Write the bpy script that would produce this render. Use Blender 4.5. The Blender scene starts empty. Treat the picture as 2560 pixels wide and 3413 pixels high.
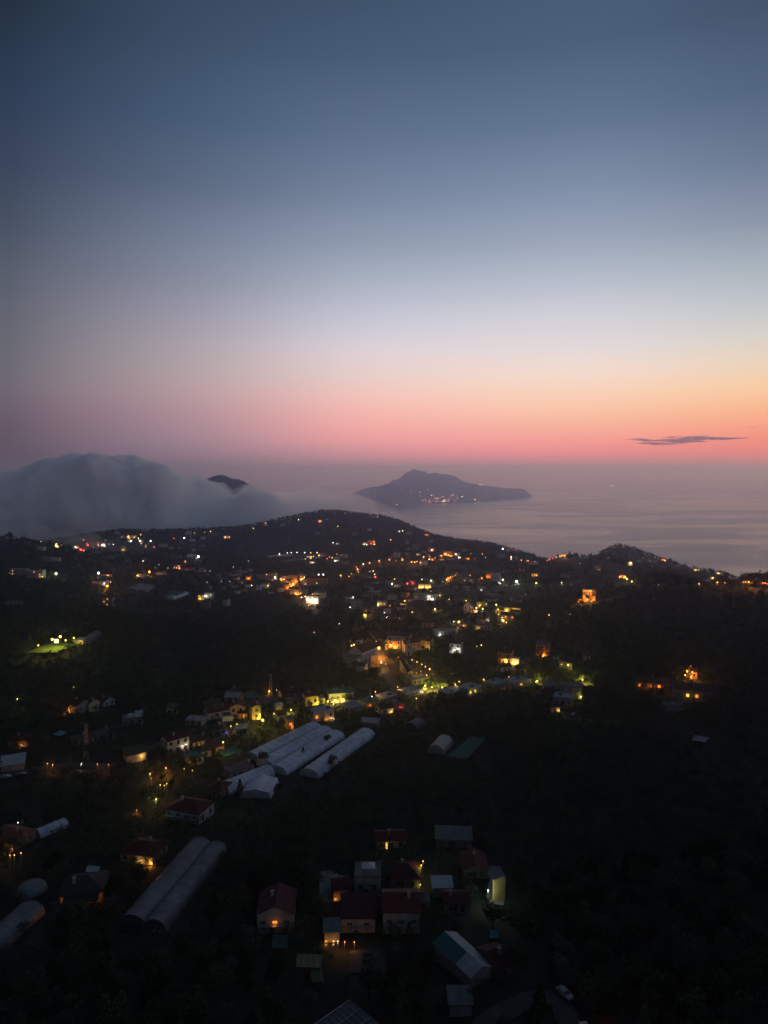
import bpy, math, random
import numpy as np
from mathutils import Vector, Matrix
R = math.radians
rnd = random.Random(11)
NR = np.random.RandomState(5)
sc = bpy.context.scene
COL = sc.collection
F, U0, V0, H = 2367.0, 1280.0, 1558.0, 520.0      # focal length, principal column, horizon row (2560 wide frame), eye height above the sea

# ------------------------------------------------------------------ helpers
def link(o, parent=None):
    COL.objects.link(o)
    if parent is not None: o.parent = parent
    return o
def tag(o, label=None, cat=None, group=None, kind=None):
    if label: o['label'] = label
    if cat: o['category'] = cat
    if group: o['group'] = group
    if kind: o['kind'] = kind
    return o
def empty(name, loc, rz=0.0, s=1.0):
    o = bpy.data.objects.new(name, None); COL.objects.link(o)
    o.location = loc; o.rotation_euler = (0, 0, rz); o.empty_display_size = 1; o.scale = (s, s, s)
    return o
def mesh(name, verts, faces, mat=None, parent=None, smooth=False):
    me = bpy.data.meshes.new(name); me.from_pydata([tuple(v) for v in verts], [], faces); me.update()
    if mat: me.materials.append(mat)
    if smooth: me.polygons.foreach_set('use_smooth', [True]*len(me.polygons))
    return link(bpy.data.objects.new(name, me), parent)
def np_mesh(name, V, Q, mat, smooth=False, k=4):
    me = bpy.data.meshes.new(name)
    V = np.asarray(V, np.float32); Q = np.asarray(Q, np.int32)
    me.vertices.add(len(V)); me.vertices.foreach_set('co', V.ravel())
    me.loops.add(Q.size); me.loops.foreach_set('vertex_index', Q.ravel())
    me.polygons.add(len(Q)); me.polygons.foreach_set('loop_start', np.arange(0, Q.size, k, dtype=np.int32))
    if smooth: me.polygons.foreach_set('use_smooth', np.ones(len(Q), bool))
    me.update(calc_edges=True); me.validate()
    if mat: me.materials.append(mat)
    return me
class MB:
    """collects boxes, prisms and tubes; build() links them as ONE mesh object"""
    def __init__(s): s.v, s.f = [], []
    def add(s, vs, fs):
        n = len(s.v); s.v += [tuple(p) for p in vs]; s.f += [tuple(i+n for i in q) for q in fs]; return s
    def box(s, x0, x1, y0, y1, z0, z1):
        return s.add([(x0,y0,z0),(x1,y0,z0),(x1,y1,z0),(x0,y1,z0),(x0,y0,z1),(x1,y0,z1),(x1,y1,z1),(x0,y1,z1)],
                     [(0,3,2,1),(4,5,6,7),(0,1,5,4),(1,2,6,5),(2,3,7,6),(3,0,4,7)])
    def tube(s, a, b, r0, r1=None, n=6):
        a, b = Vector(a), Vector(b); r1 = r0 if r1 is None else r1
        d = (b-a).normalized(); p = d.orthogonal().normalized(); q = d.cross(p)
        vs = [c + (p*math.cos(i*2*math.pi/n) + q*math.sin(i*2*math.pi/n))*r for c, r in ((a, r0), (b, r1)) for i in range(n)]
        return s.add(vs, [(i, (i+1) % n, n+(i+1) % n, n+i) for i in range(n)] + [tuple(range(n))[::-1], tuple(range(n, 2*n))])
    def ball(s, c, r, n=8, m=5, sq=1.0):
        vs = [(c[0], c[1], c[2]-r*sq)]
        for j in range(1, m):
            a = -math.pi/2 + math.pi*j/m
            for i in range(n): vs.append((c[0]+r*math.cos(a)*math.cos(2*math.pi*i/n), c[1]+r*math.cos(a)*math.sin(2*math.pi*i/n), c[2]+r*sq*math.sin(a)))
        vs.append((c[0], c[1], c[2]+r*sq)); L = len(vs)-1
        fs = [(0, 1+(i+1) % n, 1+i) for i in range(n)]
        for j in range(m-2): fs += [(1+j*n+i, 1+j*n+(i+1) % n, 1+(j+1)*n+(i+1) % n, 1+(j+1)*n+i) for i in range(n)]
        fs += [(1+(m-2)*n+i, 1+(m-2)*n+(i+1) % n, L) for i in range(n)]
        return s.add(vs, fs)
    def build(s, name, mat, parent=None, smooth=False): return mesh(name, s.v, s.f, mat, parent, smooth)

def _hash(ix, iy, seed):
    h = (ix.astype(np.int64)*374761393 + iy.astype(np.int64)*668265263 + seed*1442695041) & 0x7fffffff
    h = ((h ^ (h >> 13))*1274126177) & 0x7fffffff
    return ((h ^ (h >> 16)) & 0xffff)/65535.0
def vnoise(x, y, seed=0):
    x = np.asarray(x, float); y = np.asarray(y, float)
    ix, iy = np.floor(x), np.floor(y); fx, fy = x-ix, y-iy
    fx = fx*fx*fx*(fx*(fx*6-15)+10); fy = fy*fy*fy*(fy*(fy*6-15)+10)
    a, b, c, d = _hash(ix, iy, seed), _hash(ix+1, iy, seed), _hash(ix, iy+1, seed), _hash(ix+1, iy+1, seed)
    return (a*(1-fx)+b*fx)*(1-fy)+(c*(1-fx)+d*fx)*fy*1.0
def fbm(x, y, oct=4, seed=0):
    s, a, t = 0, 0.5, 0
    for o in range(oct):
        s = s + a*(vnoise(np.asarray(x)*2**o, np.asarray(y)*2**o, seed+o*7)-0.5); t += a; a *= 0.5
    return s/t*2          # about -1 .. 1
def pchip(x, y, xq):
    x, y = np.asarray(x, float), np.asarray(y, float)
    h = np.diff(x); d = np.diff(y)/h; m = np.zeros_like(y)
    for i in range(1, len(x)-1):
        if d[i-1]*d[i] > 0:
            w1, w2 = 2*h[i]+h[i-1], h[i]+2*h[i-1]; m[i] = (w1+w2)/(w1/d[i-1]+w2/d[i])
    m[0], m[-1] = d[0], d[-1]
    xq = np.clip(xq, x[0], x[-1]); i = np.clip(np.searchsorted(x, xq)-1, 0, len(x)-2)
    t = (xq-x[i])/h[i]
    return ((2*t**3-3*t**2+1)*y[i] + (t**3-2*t**2+t)*h[i]*m[i] + (-2*t**3+3*t**2)*y[i+1] + (t**3-t**2)*h[i]*m[i+1])

# ------------------------------------------------------------------ materials
def nodes(name):
    m = bpy.data.materials.new(name); m.use_nodes = True
    nt = m.node_tree; nt.nodes.clear()
    out = nt.nodes.new('ShaderNodeOutputMaterial')
    return m, nt, out, nt.nodes.new, nt.links.new
def mat(name, c, rough=0.85, var=0.25, scale=0.6, bump=0.0, bscale=4.0, c2=None, metal=0.0, spec=0.3, stretch=(1, 1, 1), wave=None, trans=0.0):
    m, nt, out, N, L = nodes(name)
    b = N('ShaderNodeBsdfPrincipled'); b.inputs['Roughness'].default_value = rough; b.inputs['Metallic'].default_value = metal
    b.inputs['Specular IOR Level'].default_value = spec
    tc = N('ShaderNodeTexCoord'); mp = N('ShaderNodeMapping'); mp.inputs['Scale'].default_value = stretch; L(tc.outputs['Object'], mp.inputs['Vector'])
    nz = N('ShaderNodeTexNoise'); nz.inputs['Scale'].default_value = scale; nz.inputs['Detail'].default_value = 5; nz.inputs['Roughness'].default_value = 0.62
    L(mp.outputs[0], nz.inputs['Vector'])
    cr = N('ShaderNodeValToRGB'); cr.color_ramp.elements[0].position = 0.3; cr.color_ramp.elements[1].position = 0.72
    lo = c2 if c2 else tuple(x*(1-var) for x in c); hi = tuple(min(1, x*(1+var*0.5)) for x in c)
    cr.color_ramp.elements[0].color = (*lo, 1); cr.color_ramp.elements[1].color = (*hi, 1)
    L(nz.outputs['Fac'], cr.inputs[0]); colsock = cr.outputs[0]
    if wave:
        wv = N('ShaderNodeTexWave'); wv.wave_type = 'BANDS'; wv.bands_direction = wave[0]; wv.inputs['Scale'].default_value = wave[1]; wv.inputs['Distortion'].default_value = 0.4
        L(tc.outputs['Object'], wv.inputs['Vector'])
        mx = N('ShaderNodeMix'); mx.data_type = 'RGBA'; mx.blend_type = 'MULTIPLY'; mx.inputs[0].default_value = wave[2]
        L(cr.outputs[0], mx.inputs[6]); L(wv.outputs['Color'], mx.inputs[7]); colsock = mx.outputs[2]
    L(colsock, b.inputs['Base Color'])
    if bump:
        n2 = N('ShaderNodeTexNoise'); n2.inputs['Scale'].default_value = bscale; n2.inputs['Detail'].default_value = 4; L(mp.outputs[0], n2.inputs['Vector'])
        bp = N('ShaderNodeBump'); bp.inputs['Strength'].default_value = bump; bp.inputs['Distance'].default_value = 0.2
        L(n2.outputs['Fac'], bp.inputs['Height']); L(bp.outputs[0], b.inputs['Normal'])
    if trans:
        tr = N('ShaderNodeBsdfTranslucent'); L(colsock, tr.inputs['Color']); ms = N('ShaderNodeMixShader'); ms.inputs[0].default_value = trans
        L(b.outputs[0], ms.inputs[1]); L(tr.outputs[0], ms.inputs[2]); L(ms.outputs[0], out.inputs['Surface'])
    else: L(b.outputs[0], out.inputs['Surface'])
    return m
def emis(name, c, s, base=0.4):
    m, nt, out, N, L = nodes(name)
    b = N('ShaderNodeBsdfPrincipled'); b.inputs['Base Color'].default_value = (c[0]*base, c[1]*base, c[2]*base, 1); b.inputs['Roughness'].default_value = 0.4
    b.inputs['Emission Color'].default_value = (*c, 1); b.inputs['Emission Strength'].default_value = s
    L(b.outputs[0], out.inputs['Surface']); m.cycles.emission_sampling = 'NONE'
    return m

# ------------------------------------------------------------------ camera and render
cam = bpy.data.objects.new('camera', bpy.data.cameras.new('camera')); COL.objects.link(cam); sc.camera = cam
cam.location = (0, 0, H); cam.rotation_euler = (R(90), 0, 0)
cam.data.sensor_fit = 'VERTICAL'; cam.data.sensor_height = 24.0; cam.data.lens = 24.0*F/3413.0
cam.data.shift_y = -(1706.5-V0)/3413.0
cam.data.clip_start = 1.0; cam.data.clip_end = 400000.0
sc.view_settings.view_transform = 'Standard'; sc.view_settings.look = 'None'; sc.view_settings.exposure = 0.0; sc.view_settings.gamma = 1.0
sc.render.engine = 'CYCLES'
cy = sc.cycles
cy.use_denoising = True; cy.max_bounces = 30; cy.diffuse_bounces = 3; cy.glossy_bounces = 2; cy.transmission_bounces = 2; cy.transparent_max_bounces = 6
cy.volume_bounces = 28; cy.sample_clamp_indirect = 3.0; cy.sample_clamp_direct = 60.0; cy.caustics_reflective = False; cy.caustics_refractive = False
cy.volume_step_rate = 1.0; cy.volume_max_steps = 96; cy.use_adaptive_sampling = True; cy.adaptive_threshold = 0.012
cy.use_light_tree = True

# ------------------------------------------------------------------ dusk sky
w = bpy.data.worlds.new("World"); sc.world = w; w.use_nodes = True
nt = w.node_tree; nt.nodes.clear(); N, L = nt.nodes.new, nt.links.new
SUN_AZ = R(44)                      # to the right of the view
tc = N('ShaderNodeTexCoord'); sx = N('ShaderNodeSeparateXYZ'); L(tc.outputs['Generated'], sx.inputs[0])
def M(op, a, b=None, c=None):
    n = N('ShaderNodeMath'); n.operation = op
    for i, v in enumerate((a, b, c)):
        if v is None: continue
        if isinstance(v, (int, float)): n.inputs[i].default_value = v
        else: L(v, n.inputs[i])
    return n.outputs[0]
def lin(c): return tuple(((x/255)/12.92 if x/255 <= 0.04045 else ((x/255+0.055)/1.055)**2.4) for x in c)
# slope above the horizon (tan of the elevation) drives the ramps; azimuth mixes them
hz = M('SQRT', M('ADD', M('MULTIPLY', sx.outputs[0], sx.outputs[0]), M('MULTIPLY', sx.outputs[1], sx.outputs[1])))
tan_el = M('DIVIDE', sx.outputs[2], M('MAXIMUM', hz, 0.02))
az = M('ARCTAN2', sx.outputs[0], sx.outputs[1])
fac = M('MULTIPLY', tan_el, 1.0/0.8)
SKY = [   # (column, [(row, colour)...]) read as azimuth and slope above the horizon
 (30,  [(1560,(90,78,92)),(1537,(92,79,93)),(1460,(100,86,99)),(1383,(107,91,107)),(1322,(112,103,116)),(1245,(110,107,117)),(1153,(105,105,116)),(999,(98,102,115)),(845,(88,97,114)),(615,(71,84,108)),(384,(57,73,99)),(192,(44,61,86)),(38,(36,50,66))]),
 (670, [(1560,(132,115,132)),(1537,(142,120,139)),(1460,(170,138,152)),(1383,(183,148,157)),(1306,(190,161,166)),(1230,(185,168,172)),(1153,(176,167,175)),(1076,(165,160,175)),(922,(141,148,167)),(768,(127,140,165)),(615,(108,125,152)),(384,(82,104,135)),(192,(69,89,115)),(38,(56,74,98))]),
 (1280,[(1560,(184,142,160)),(1522,(214,147,160)),(1475,(243,162,165)),(1422,(252,176,170)),(1345,(252,196,186)),(1268,(240,210,203)),(1191,(230,215,217)),(1114,(214,209,222)),(999,(190,195,211)),(845,(161,175,194)),(768,(151,165,192)),(615,(134,151,180)),(384,(100,122,155)),(192,(79,99,128)),(38,(66,85,110))]),
 (1910,[(1560,(196,134,148)),(1522,(238,141,148)),(1483,(255,155,150)),(1437,(255,176,156)),(1383,(255,196,166)),(1306,(254,214,190)),(1230,(245,222,212)),(1153,(229,219,222)),(1037,(211,211,221)),(922,(187,196,212)),(768,(164,178,201)),(615,(147,165,195)),(384,(108,130,162)),(192,(86,106,135)),(38,(72,92,118))]),
 (2530,[(1560,(190,118,128)),(1522,(234,130,122)),(1475,(250,142,125)),(1414,(255,167,135)),(1353,(255,190,146)),(1291,(253,208,166)),(1214,(240,215,191)),(1153,(225,215,200)),(1076,(209,210,208)),(999,(195,202,208)),(884,(179,190,201)),(768,(160,172,192)),(615,(139,155,182)),(384,(103,124,155)),(192,(81,101,130)),(38,(68,86,110))])]
fac = M('MULTIPLY', tan_el, 0.5)
prev = None
SL = [0, .010, .022, .036, .054, .075, .10, .13, .165, .205, .25, .31, .38, .47, .58, .66]
skc = []
for u, stops in SKY:
    ca = math.cos(math.atan((u-U0)/F)); xs = [(V0-v)/F*ca for v, c in stops]; xs[0] = 0.0
    dk = np.interp([v for v, c in stops], [38, 192, 384, 615, 768, 922, 1080, 1470, 1530], [.98, .93, .88, .86, .91, .96, 1, 1, 1])
    stops = [(v, tuple(x*d for x in c)) for (v, c), d in zip(stops, dk)]
    skc.append([pchip(xs, [lin(c)[k] for v, c in stops], np.array(SL)) for k in range(3)])
skc = np.array(skc)                                     # (azimuth, channel, slope)
ua = np.array([math.atan((u-U0)/F) for u, _ in SKY])
for a in np.linspace(ua[0], ua[-1], 17):
    cr = N('ShaderNodeValToRGB'); el = cr.color_ramp.elements
    cc = [[float(pchip(ua, skc[:, k, i], a)) for k in range(3)] for i in range(len(SL))]
    pts = [(x*0.5, c) for x, c in zip(SL, cc)]
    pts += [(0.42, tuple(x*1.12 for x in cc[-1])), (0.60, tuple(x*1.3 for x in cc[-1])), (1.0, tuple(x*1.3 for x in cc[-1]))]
    while len(el) < len(pts): el.new(0.5)
    for e, (p, c) in zip(el, pts): e.position = p; e.color = (*c, 1)
    L(fac, cr.inputs[0])
    if prev is None: acc = cr.outputs[0]
    else:
        mr = N('ShaderNodeMapRange'); mr.inputs[1].default_value = prev; mr.inputs[2].default_value = a; L(az, mr.inputs[0])
        mx = N('ShaderNodeMix'); mx.data_type = 'RGBA'; L(mr.outputs[0], mx.inputs[0]); L(acc, mx.inputs[6]); L(cr.outputs[0], mx.inputs[7]); acc = mx.outputs[2]
    prev = a
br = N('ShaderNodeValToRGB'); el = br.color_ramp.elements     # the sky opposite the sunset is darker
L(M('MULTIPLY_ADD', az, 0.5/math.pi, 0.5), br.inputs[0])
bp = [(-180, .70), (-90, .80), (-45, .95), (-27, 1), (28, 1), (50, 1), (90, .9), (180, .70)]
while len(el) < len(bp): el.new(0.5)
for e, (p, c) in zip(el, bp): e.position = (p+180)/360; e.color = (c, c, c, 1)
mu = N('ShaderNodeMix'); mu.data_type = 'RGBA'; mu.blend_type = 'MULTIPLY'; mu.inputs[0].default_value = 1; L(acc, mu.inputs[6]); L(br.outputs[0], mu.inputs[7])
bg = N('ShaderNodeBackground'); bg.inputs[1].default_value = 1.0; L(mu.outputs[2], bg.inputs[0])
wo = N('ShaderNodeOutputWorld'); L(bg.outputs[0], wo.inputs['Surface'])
w.cycles.sampling_method = 'MANUAL'; w.cycles.sample_map_resolution = 512
sl = bpy.data.lights.new('afterglow_sun', 'SUN'); sl.energy = 0.03; sl.angle = R(14); sl.color = (1, .55, .42)
so = link(bpy.data.objects.new('afterglow_sun', sl)); so.rotation_euler = (R(87), 0, -R(40)+math.pi)

# ------------------------------------------------------------------ lie of the land: heights relative to the eye along lines of sight
D, E = 'D', 'E'
PROF = [
 (-900, [(30,-122),(150,-120),(300,-124),(600,-128),(1000,-138),(1250,-122),(1500,-160),(2000,-270),(2600,-420),(3200,-570)]),
 (0,    [(30,-122),(150,-120),(200,-123),(300,-127),(400,-130),(520,-132),(600,-134),(700,-139),(850,-146),(1000,-149),(1150,-146),(1300,-134),(1500,-165),(2000,-250),(2600,-420),(3200,-570)]),
 (150,  [(30,-122),(150,-120),(200,-123),(300,-127),(400,-131),(520,-134),(600,-140),(750,-146),(900,-150),(1000,-151),(1150,-150),(1250,-143),(1450,-168),(1750,-200),(1950,-208),(2300,-300),(3200,-570)]),
 (420,  [(30,-122),(150,-120),(200,-124),(300,-128),(400,-134),(520,-140),(600,-137),(680,-150),(800,-168),(900,-168),(1000,-166),(1100,-166),(1300,-176),(1500,-182),(1700,-186),(2000,-182),(2400,-290),(3200,-570)]),
 (640,  [(30,-122),(150,-120),(214,-124),(300,-129),(400,-136),(500,-150),(600,-163),(750,-176),(900,-179),(1000,-176),(1100,-174),(1350,-180),(1600,-185),(1850,-183),(2050,-186),(2500,-300),(3200,-570)]),
 (850,  [(30,-123),(150,-121),(215,-125),(300,-130),(380,-132),(450,-138),(600,-160),(750,-175),(900,-182),(1000,-177),(1100,-176),(1350,-190),(1600,-190),(1900,-180),(2120,-179),(2600,-300),(3300,-570)]),
 (1100, [(30,-123),(150,-121),(215,-125),(300,-130),(345,-131),(420,-133),(500,-143),(600,-158),(750,-172),(900,-178),(1000,-175),(1080,-173),(1350,-183),(1600,-182),(1850,-165),(2050,-143),(2150,-137),(2300,-145),(2700,-290),(3400,-570)]),
 (1280, [(30,-123),(150,-121),(215,-125),(300,-130),(420,-134),(500,-140),(560,-146),(620,-150),(750,-160),(900,-167),(1050,-171),(1300,-185),(1600,-185),(1850,-172),(2050,-158),(2120,-155),(2300,-190),(2700,-330),(3300,-570)]),
 (1600, [(30,-122),(150,-120),(215,-124),(300,-129),(400,-130),(500,-137),(620,-142),(780,-152),(950,-160),(1100,-165),(1300,-175),(1600,-182),(1800,-191),(2100,-270),(2700,-570)]),
 (1760, [(30,-121),(150,-119),(300,-128),(400,-129),(500,-135),(620,-142),(800,-150),(950,-152),(1050,-155),(1300,-178),(1600,-202),(1670,-206),(2000,-290),(2600,-570)]),
 (1900, [(30,-120),(150,-118),(215,-122),(300,-127),(400,-128),(500,-134),(620,-140),(800,-146),(950,-140),(1050,-137),(1200,-160),(1400,-200),(1600,-226),(2000,-320),(2600,-570)]),
 (1975, [(30,-120),(150,-118),(215,-121),(300,-126),(400,-126),(500,-130),(620,-135),(800,-143),(950,-139),(1030,-138),(1180,-160),(1400,-196),(1600,-209),(2000,-315),(2600,-570)]),
 (2060, [(30,-119),(150,-117),(215,-120),(300,-124),(400,-124),(500,-126),(620,-130),(800,-140),(950,-142),(1020,-144),(1150,-160),(1400,-182),(1600,-181),(2000,-310),(2600,-570)]),
 (2200, [(30,-117),(150,-115),(215,-118),(300,-121),(400,-118),(500,-118),(620,-118),(700,-121),(760,-121),(900,-152),(1100,-180),(1400,-196),(1550,-202),(1900,-310),(2500,-570)]),
 (2380, [(30,-115),(150,-113),(215,-115),(300,-116),(400,-113),(500,-112),(600,-110),(680,-115),(850,-150),(1100,-190),(1350,-201),(1700,-310),(2300,-570)]),
 (2560, [(30,-114),(150,-112),(215,-113),(300,-112),(400,-108),(500,-106),(600,-107),(650,-106),(800,-150),(1100,-192),(1250,-211),(1500,-310),(2000,-570)]),
 (3300, [(30,-110),(150,-108),(300,-105),(500,-98),(640,-95),(800,-150),(1200,-260),(1600,-570)]),
]
NY, NT = 460, 560
YS = np.exp(np.linspace(math.log(30), math.log(3500), NY)); TS = np.linspace(-1.15, 1.15, NT)
cols = np.array([pchip([math.log(p[0]) for p in pr], [p[1] for p in pr], np.log(YS)) for _, pr in PROF])   # (columns, NY)
tk = np.array([(u-U0)/F for u, _ in PROF])
def smooth_across(tk, cols, ts):
    out = np.empty((cols.shape[1], len(ts)))
    for j in range(cols.shape[1]): out[j] = pchip(tk, cols[:, j], ts)
    return out
ZG = smooth_across(tk, cols, TS)
XX, YY = TS[None, :]*YS[:, None], np.repeat(YS[:, None], NT, 1)
amp = np.clip(YY/500, 0.3, 3.0)
ZG = ZG + fbm(XX/170, YY/170, 4, 3)*amp*2.6 + fbm(XX/45, YY/45, 3, 9)*np.clip(amp, 0, 1.6)*0.9
ZG = np.maximum(ZG, -560.0) + H
LY0, LYD = math.log(30), (math.log(3500)-math.log(30))/(NY-1)
def ground(x, y):
    """height of the land at x, y (arrays or numbers)"""
    x = np.asarray(x, float); y = np.maximum(np.asarray(y, float), 30.001)
    a = np.clip((np.log(y)-LY0)/LYD, 0, NY-1.001); b = np.clip((x/y+1.15)/2.3*(NT-1), 0, NT-1.001)
    i, j = a.astype(int), b.astype(int); fa, fb = a-i, b-j
    return (ZG[i, j]*(1-fa)+ZG[i+1, j]*fa)*(1-fb)+(ZG[i, j+1]*(1-fa)+ZG[i+1, j+1]*fa)*fb
YM = np.exp(np.linspace(math.log(60), math.log(3000), 4000))
def hit(u, v, h=0.0, Y=None):
    """point of the land whose spot h metres above it is seen at column u, row v"""
    t = (u-U0)/F
    if Y is None:
        d = ground(t*YM, YM)+h - (H-YM*(v-V0)/F)
        k = np.nonzero((d[:-1] < 0) & (d[1:] >= 0))[0]
        if len(k): i = k[0]; Y = YM[i]+(YM[i+1]-YM[i])*(-d[i]/(d[i+1]-d[i]))
        else: Y = YM[np.argmin(np.abs(d/YM)[:3200])]
    return Vector((t*Y, Y, float(ground(t*Y, Y))))
def proj(p): return (U0+F*p[0]/p[1], V0-F*(p[2]-H)/p[1])

# terrain sheet
idx = np.arange(NY*NT).reshape(NY, NT)
Q = np.stack([idx[:-1, :-1], idx[:-1, 1:], idx[1:, 1:], idx[1:, :-1]], -1).reshape(-1, 4)
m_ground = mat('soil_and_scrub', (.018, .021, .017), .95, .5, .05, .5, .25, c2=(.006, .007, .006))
m_ground_f = m_ground
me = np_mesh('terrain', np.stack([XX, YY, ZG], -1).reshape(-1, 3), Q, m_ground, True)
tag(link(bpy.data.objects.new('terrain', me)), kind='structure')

# sea: one flat sheet to the horizon with wind streaks (smoother and rougher water)
m_sea, nt, out, N, L = nodes('sea_water')
b = N('ShaderNodeBsdfPrincipled'); b.inputs['Base Color'].default_value = (.045, .085, .17, 1); b.inputs['IOR'].default_value = 1.333
tcn = N('ShaderNodeTexCoord'); mp = N('ShaderNodeMapping'); mp.inputs['Scale'].default_value = (.00022, .00045, .001); mp.inputs['Rotation'].default_value = (0, 0, R(24)); L(tcn.outputs['Object'], mp.inputs[0])
nz = N('ShaderNodeTexNoise'); nz.inputs['Scale'].default_value = 1.6; nz.inputs['Detail'].default_value = 7; nz.inputs['Roughness'].default_value = .62; nz.inputs['Distortion'].default_value = 1.6; L(mp.outputs[0], nz.inputs[0])
mr = N('ShaderNodeMapRange'); mr.inputs[1].default_value = .38; mr.inputs[2].default_value = .66; mr.inputs[3].default_value = .20; mr.inputs[4].default_value = .34; L(nz.outputs['Fac'], mr.inputs[0]); L(mr.outputs[0], b.inputs['Roughness'])
n2 = N('ShaderNodeTexNoise'); n2.inputs['Scale'].default_value = .02; n2.inputs['Detail'].default_value = 6; L(tcn.outputs['Object'], n2.inputs[0])
bp_ = N('ShaderNodeBump'); bp_.inputs['Strength'].default_value = .25; bp_.inputs['Distance'].default_value = 6; L(n2.outputs['Fac'], bp_.inputs['Height']); L(bp_.outputs[0], b.inputs['Normal'])
L(b.outputs[0], out.inputs['Surface'])
sea = mesh('sea', [(-90000, -3000, 0), (90000, -3000, 0), (90000, 118000, 0), (-90000, 118000, 0)], [(0, 1, 2, 3)], m_sea)
tag(sea, kind='structure')

# island across the strait
def ridge_island(name, top, foot, back, seed, cliff, mtl, na=260, nb=70):
    us = np.linspace(top[0][0], top[-1][0], na)
    tv = pchip(*zip(*[(p[0], p[1]) for p in top]), us); ty = np.interp(us, [p[0] for p in top], [p[2] for p in top])
    fy = np.interp(us, [p[0] for p in foot], [p[1] for p in foot])
    ztop = np.maximum(H-(tv-V0)/F*ty, 2)
    V = []
    for j in range(nb):
        q = j/(nb-1)*1.6
        if q <= 1: yy = fy+(ty-fy)*q; pr = q**cliff
        else: yy = ty+(q-1)/.6*back; pr = np.full(na, max(0, 1-((q-1)/.6)**1.3))
        xx = (us-U0)/F*yy
        zz = -6+(ztop+6)*pr
        zz = zz + fbm(xx/420, yy/420, 5, seed)*ztop*.22*np.sin(np.clip(pr, 0, 1)*math.pi)**.7 + fbm(xx/90, yy/90, 3, seed+3)*16*np.sin(np.clip(pr, 0.05, 1)*math.pi*.97)
        V.append(np.stack([xx, yy, np.maximum(zz, -8)], -1))
    V = np.array(V).reshape(-1, 3); ix = np.arange(na*nb).reshape(nb, na)
    Qs = np.stack([ix[:-1, :-1], ix[:-1, 1:], ix[1:, 1:], ix[1:, :-1]], -1).reshape(-1, 4)
    o = link(bpy.data.objects.new(name, np_mesh(name, V, Qs, mtl, True))); tag(o, kind='structure'); return o, V
m_isl = mat('island_rock_and_scrub', (.050, .052, .050), .95, .6, .0035, .8, .02, c2=(.016, .019, .016))
m_cliff = mat('limestone_cliff', (.085, .085, .085), .95, .7, .006, 1.0, .03, c2=(.022, .024, .022), stretch=(1, 1, .3))
isl, islV = ridge_island('island', [(1285,1634,11600),(1299,1607,11600),(1331,1594,11600),(1350,1578,11600),(1366,1570,11600),(1379,1563.5,11600),(1400,1569,11600),(1416,1571,11600),(1429,1579,11600),(1453,1576,11700),(1464,1579,11700),(1490,1581,11800),(1517,1588,11900),(1549,1605,12000),(1570,1611,12000),(1597,1615,12100),(1639,1621,12200),(1676,1626,12300),(1742,1630,12400),(1756,1638,12420),(1773,1657,12440)],
    [(1285,10000),(1380,10250),(1480,10350),(1586,10600),(1680,11300),(1773,12400)], 1500, 21, .8, m_isl)
isl2, isl2V = ridge_island('headland', [(1100,1672,10200),(1146,1655,10000),(1172,1645,9950),(1209,1631,9900),(1236,1623,9900),(1252,1622,9900),(1273,1618,9900),(1286,1613,9900),(1299,1614,9900),(1320,1619,9900),(1331,1626,9900),(1350,1634,9900),(1363,1642,9900),(1376,1660,9800),(1386,1682,9750)],
    [(1100,9000),(1200,8950),(1290,8950),(1340,9250),(1386,9700)], 700, 33, .55, m_cliff)

# dark summit standing out of the fog
m_far = mat('far_scrub', (.030, .034, .022), .95, .5, .02, .8, .05, c2=(.012, .014, .010))
HY = 3600.0
hu = np.linspace(560, 940, 150); hv = pchip([560,640,676,690,705,725,740,755,775,795,815,835,880,940], [1720,1640,1610,1597,1591,1587,1586,1589,1595,1598,1607,1616,1660,1730], hu)
V = []
for j in range(60):
    q = (j/59-.5)*2; yy = HY+q*620+0*hu; xx = (hu-U0)/F*HY; 
    zz = (H-(hv-V0)/F*HY) - abs(q)**1.4*330 + fbm(xx/60, yy/60, 4, 5)*9*(1-.5*abs(q)) + fbm(xx/14, yy/14, 2, 8)*4
    V.append(np.stack([xx, yy, zz], -1))
ix = np.arange(150*60).reshape(60, 150)
o = link(bpy.data.objects.new('hill', np_mesh('hill', np.array(V).reshape(-1, 3), np.stack([ix[:-1, :-1], ix[:-1, 1:], ix[1:, 1:], ix[1:, :-1]], -1).reshape(-1, 4), m_far, True))); tag(o, kind='structure')

# ------------------------------------------------------------------ fog bank rolling over the ridge: voxel-joined puffs with a real volume inside
def voxel_union(name, balls, vox):
    mb = MB()
    for c, r in balls: mb.ball(c, r, 12, 8, .85)
    o = mb.build(name, None); md = o.modifiers.new('r', 'REMESH'); md.mode = 'VOXEL'; md.voxel_size = vox
    dg = bpy.context.evaluated_depsgraph_get(); me2 = bpy.data.meshes.new_from_object(o.evaluated_get(dg)); o.modifiers.clear(); o.data = me2
    n = len(me2.vertices); co = np.empty(n*3, np.float32); me2.vertices.foreach_get('co', co); co = co.reshape(-1, 3)
    nn = np.empty(n*3, np.float32); me2.vertices.foreach_get('normal', nn); nn = nn.reshape(-1, 3)
    d = fbm(co[:, 0]/150+co[:, 2]/210, co[:, 1]/150-co[:, 2]/130, 5, 12)*46 + fbm(co[:, 0]/380+co[:, 1]/300, co[:, 2]/220+co[:, 1]/500, 3, 2)*48
    co += nn*d[:, None]; me2.vertices.foreach_set('co', co.ravel()); me2.update()
    return o
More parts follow.
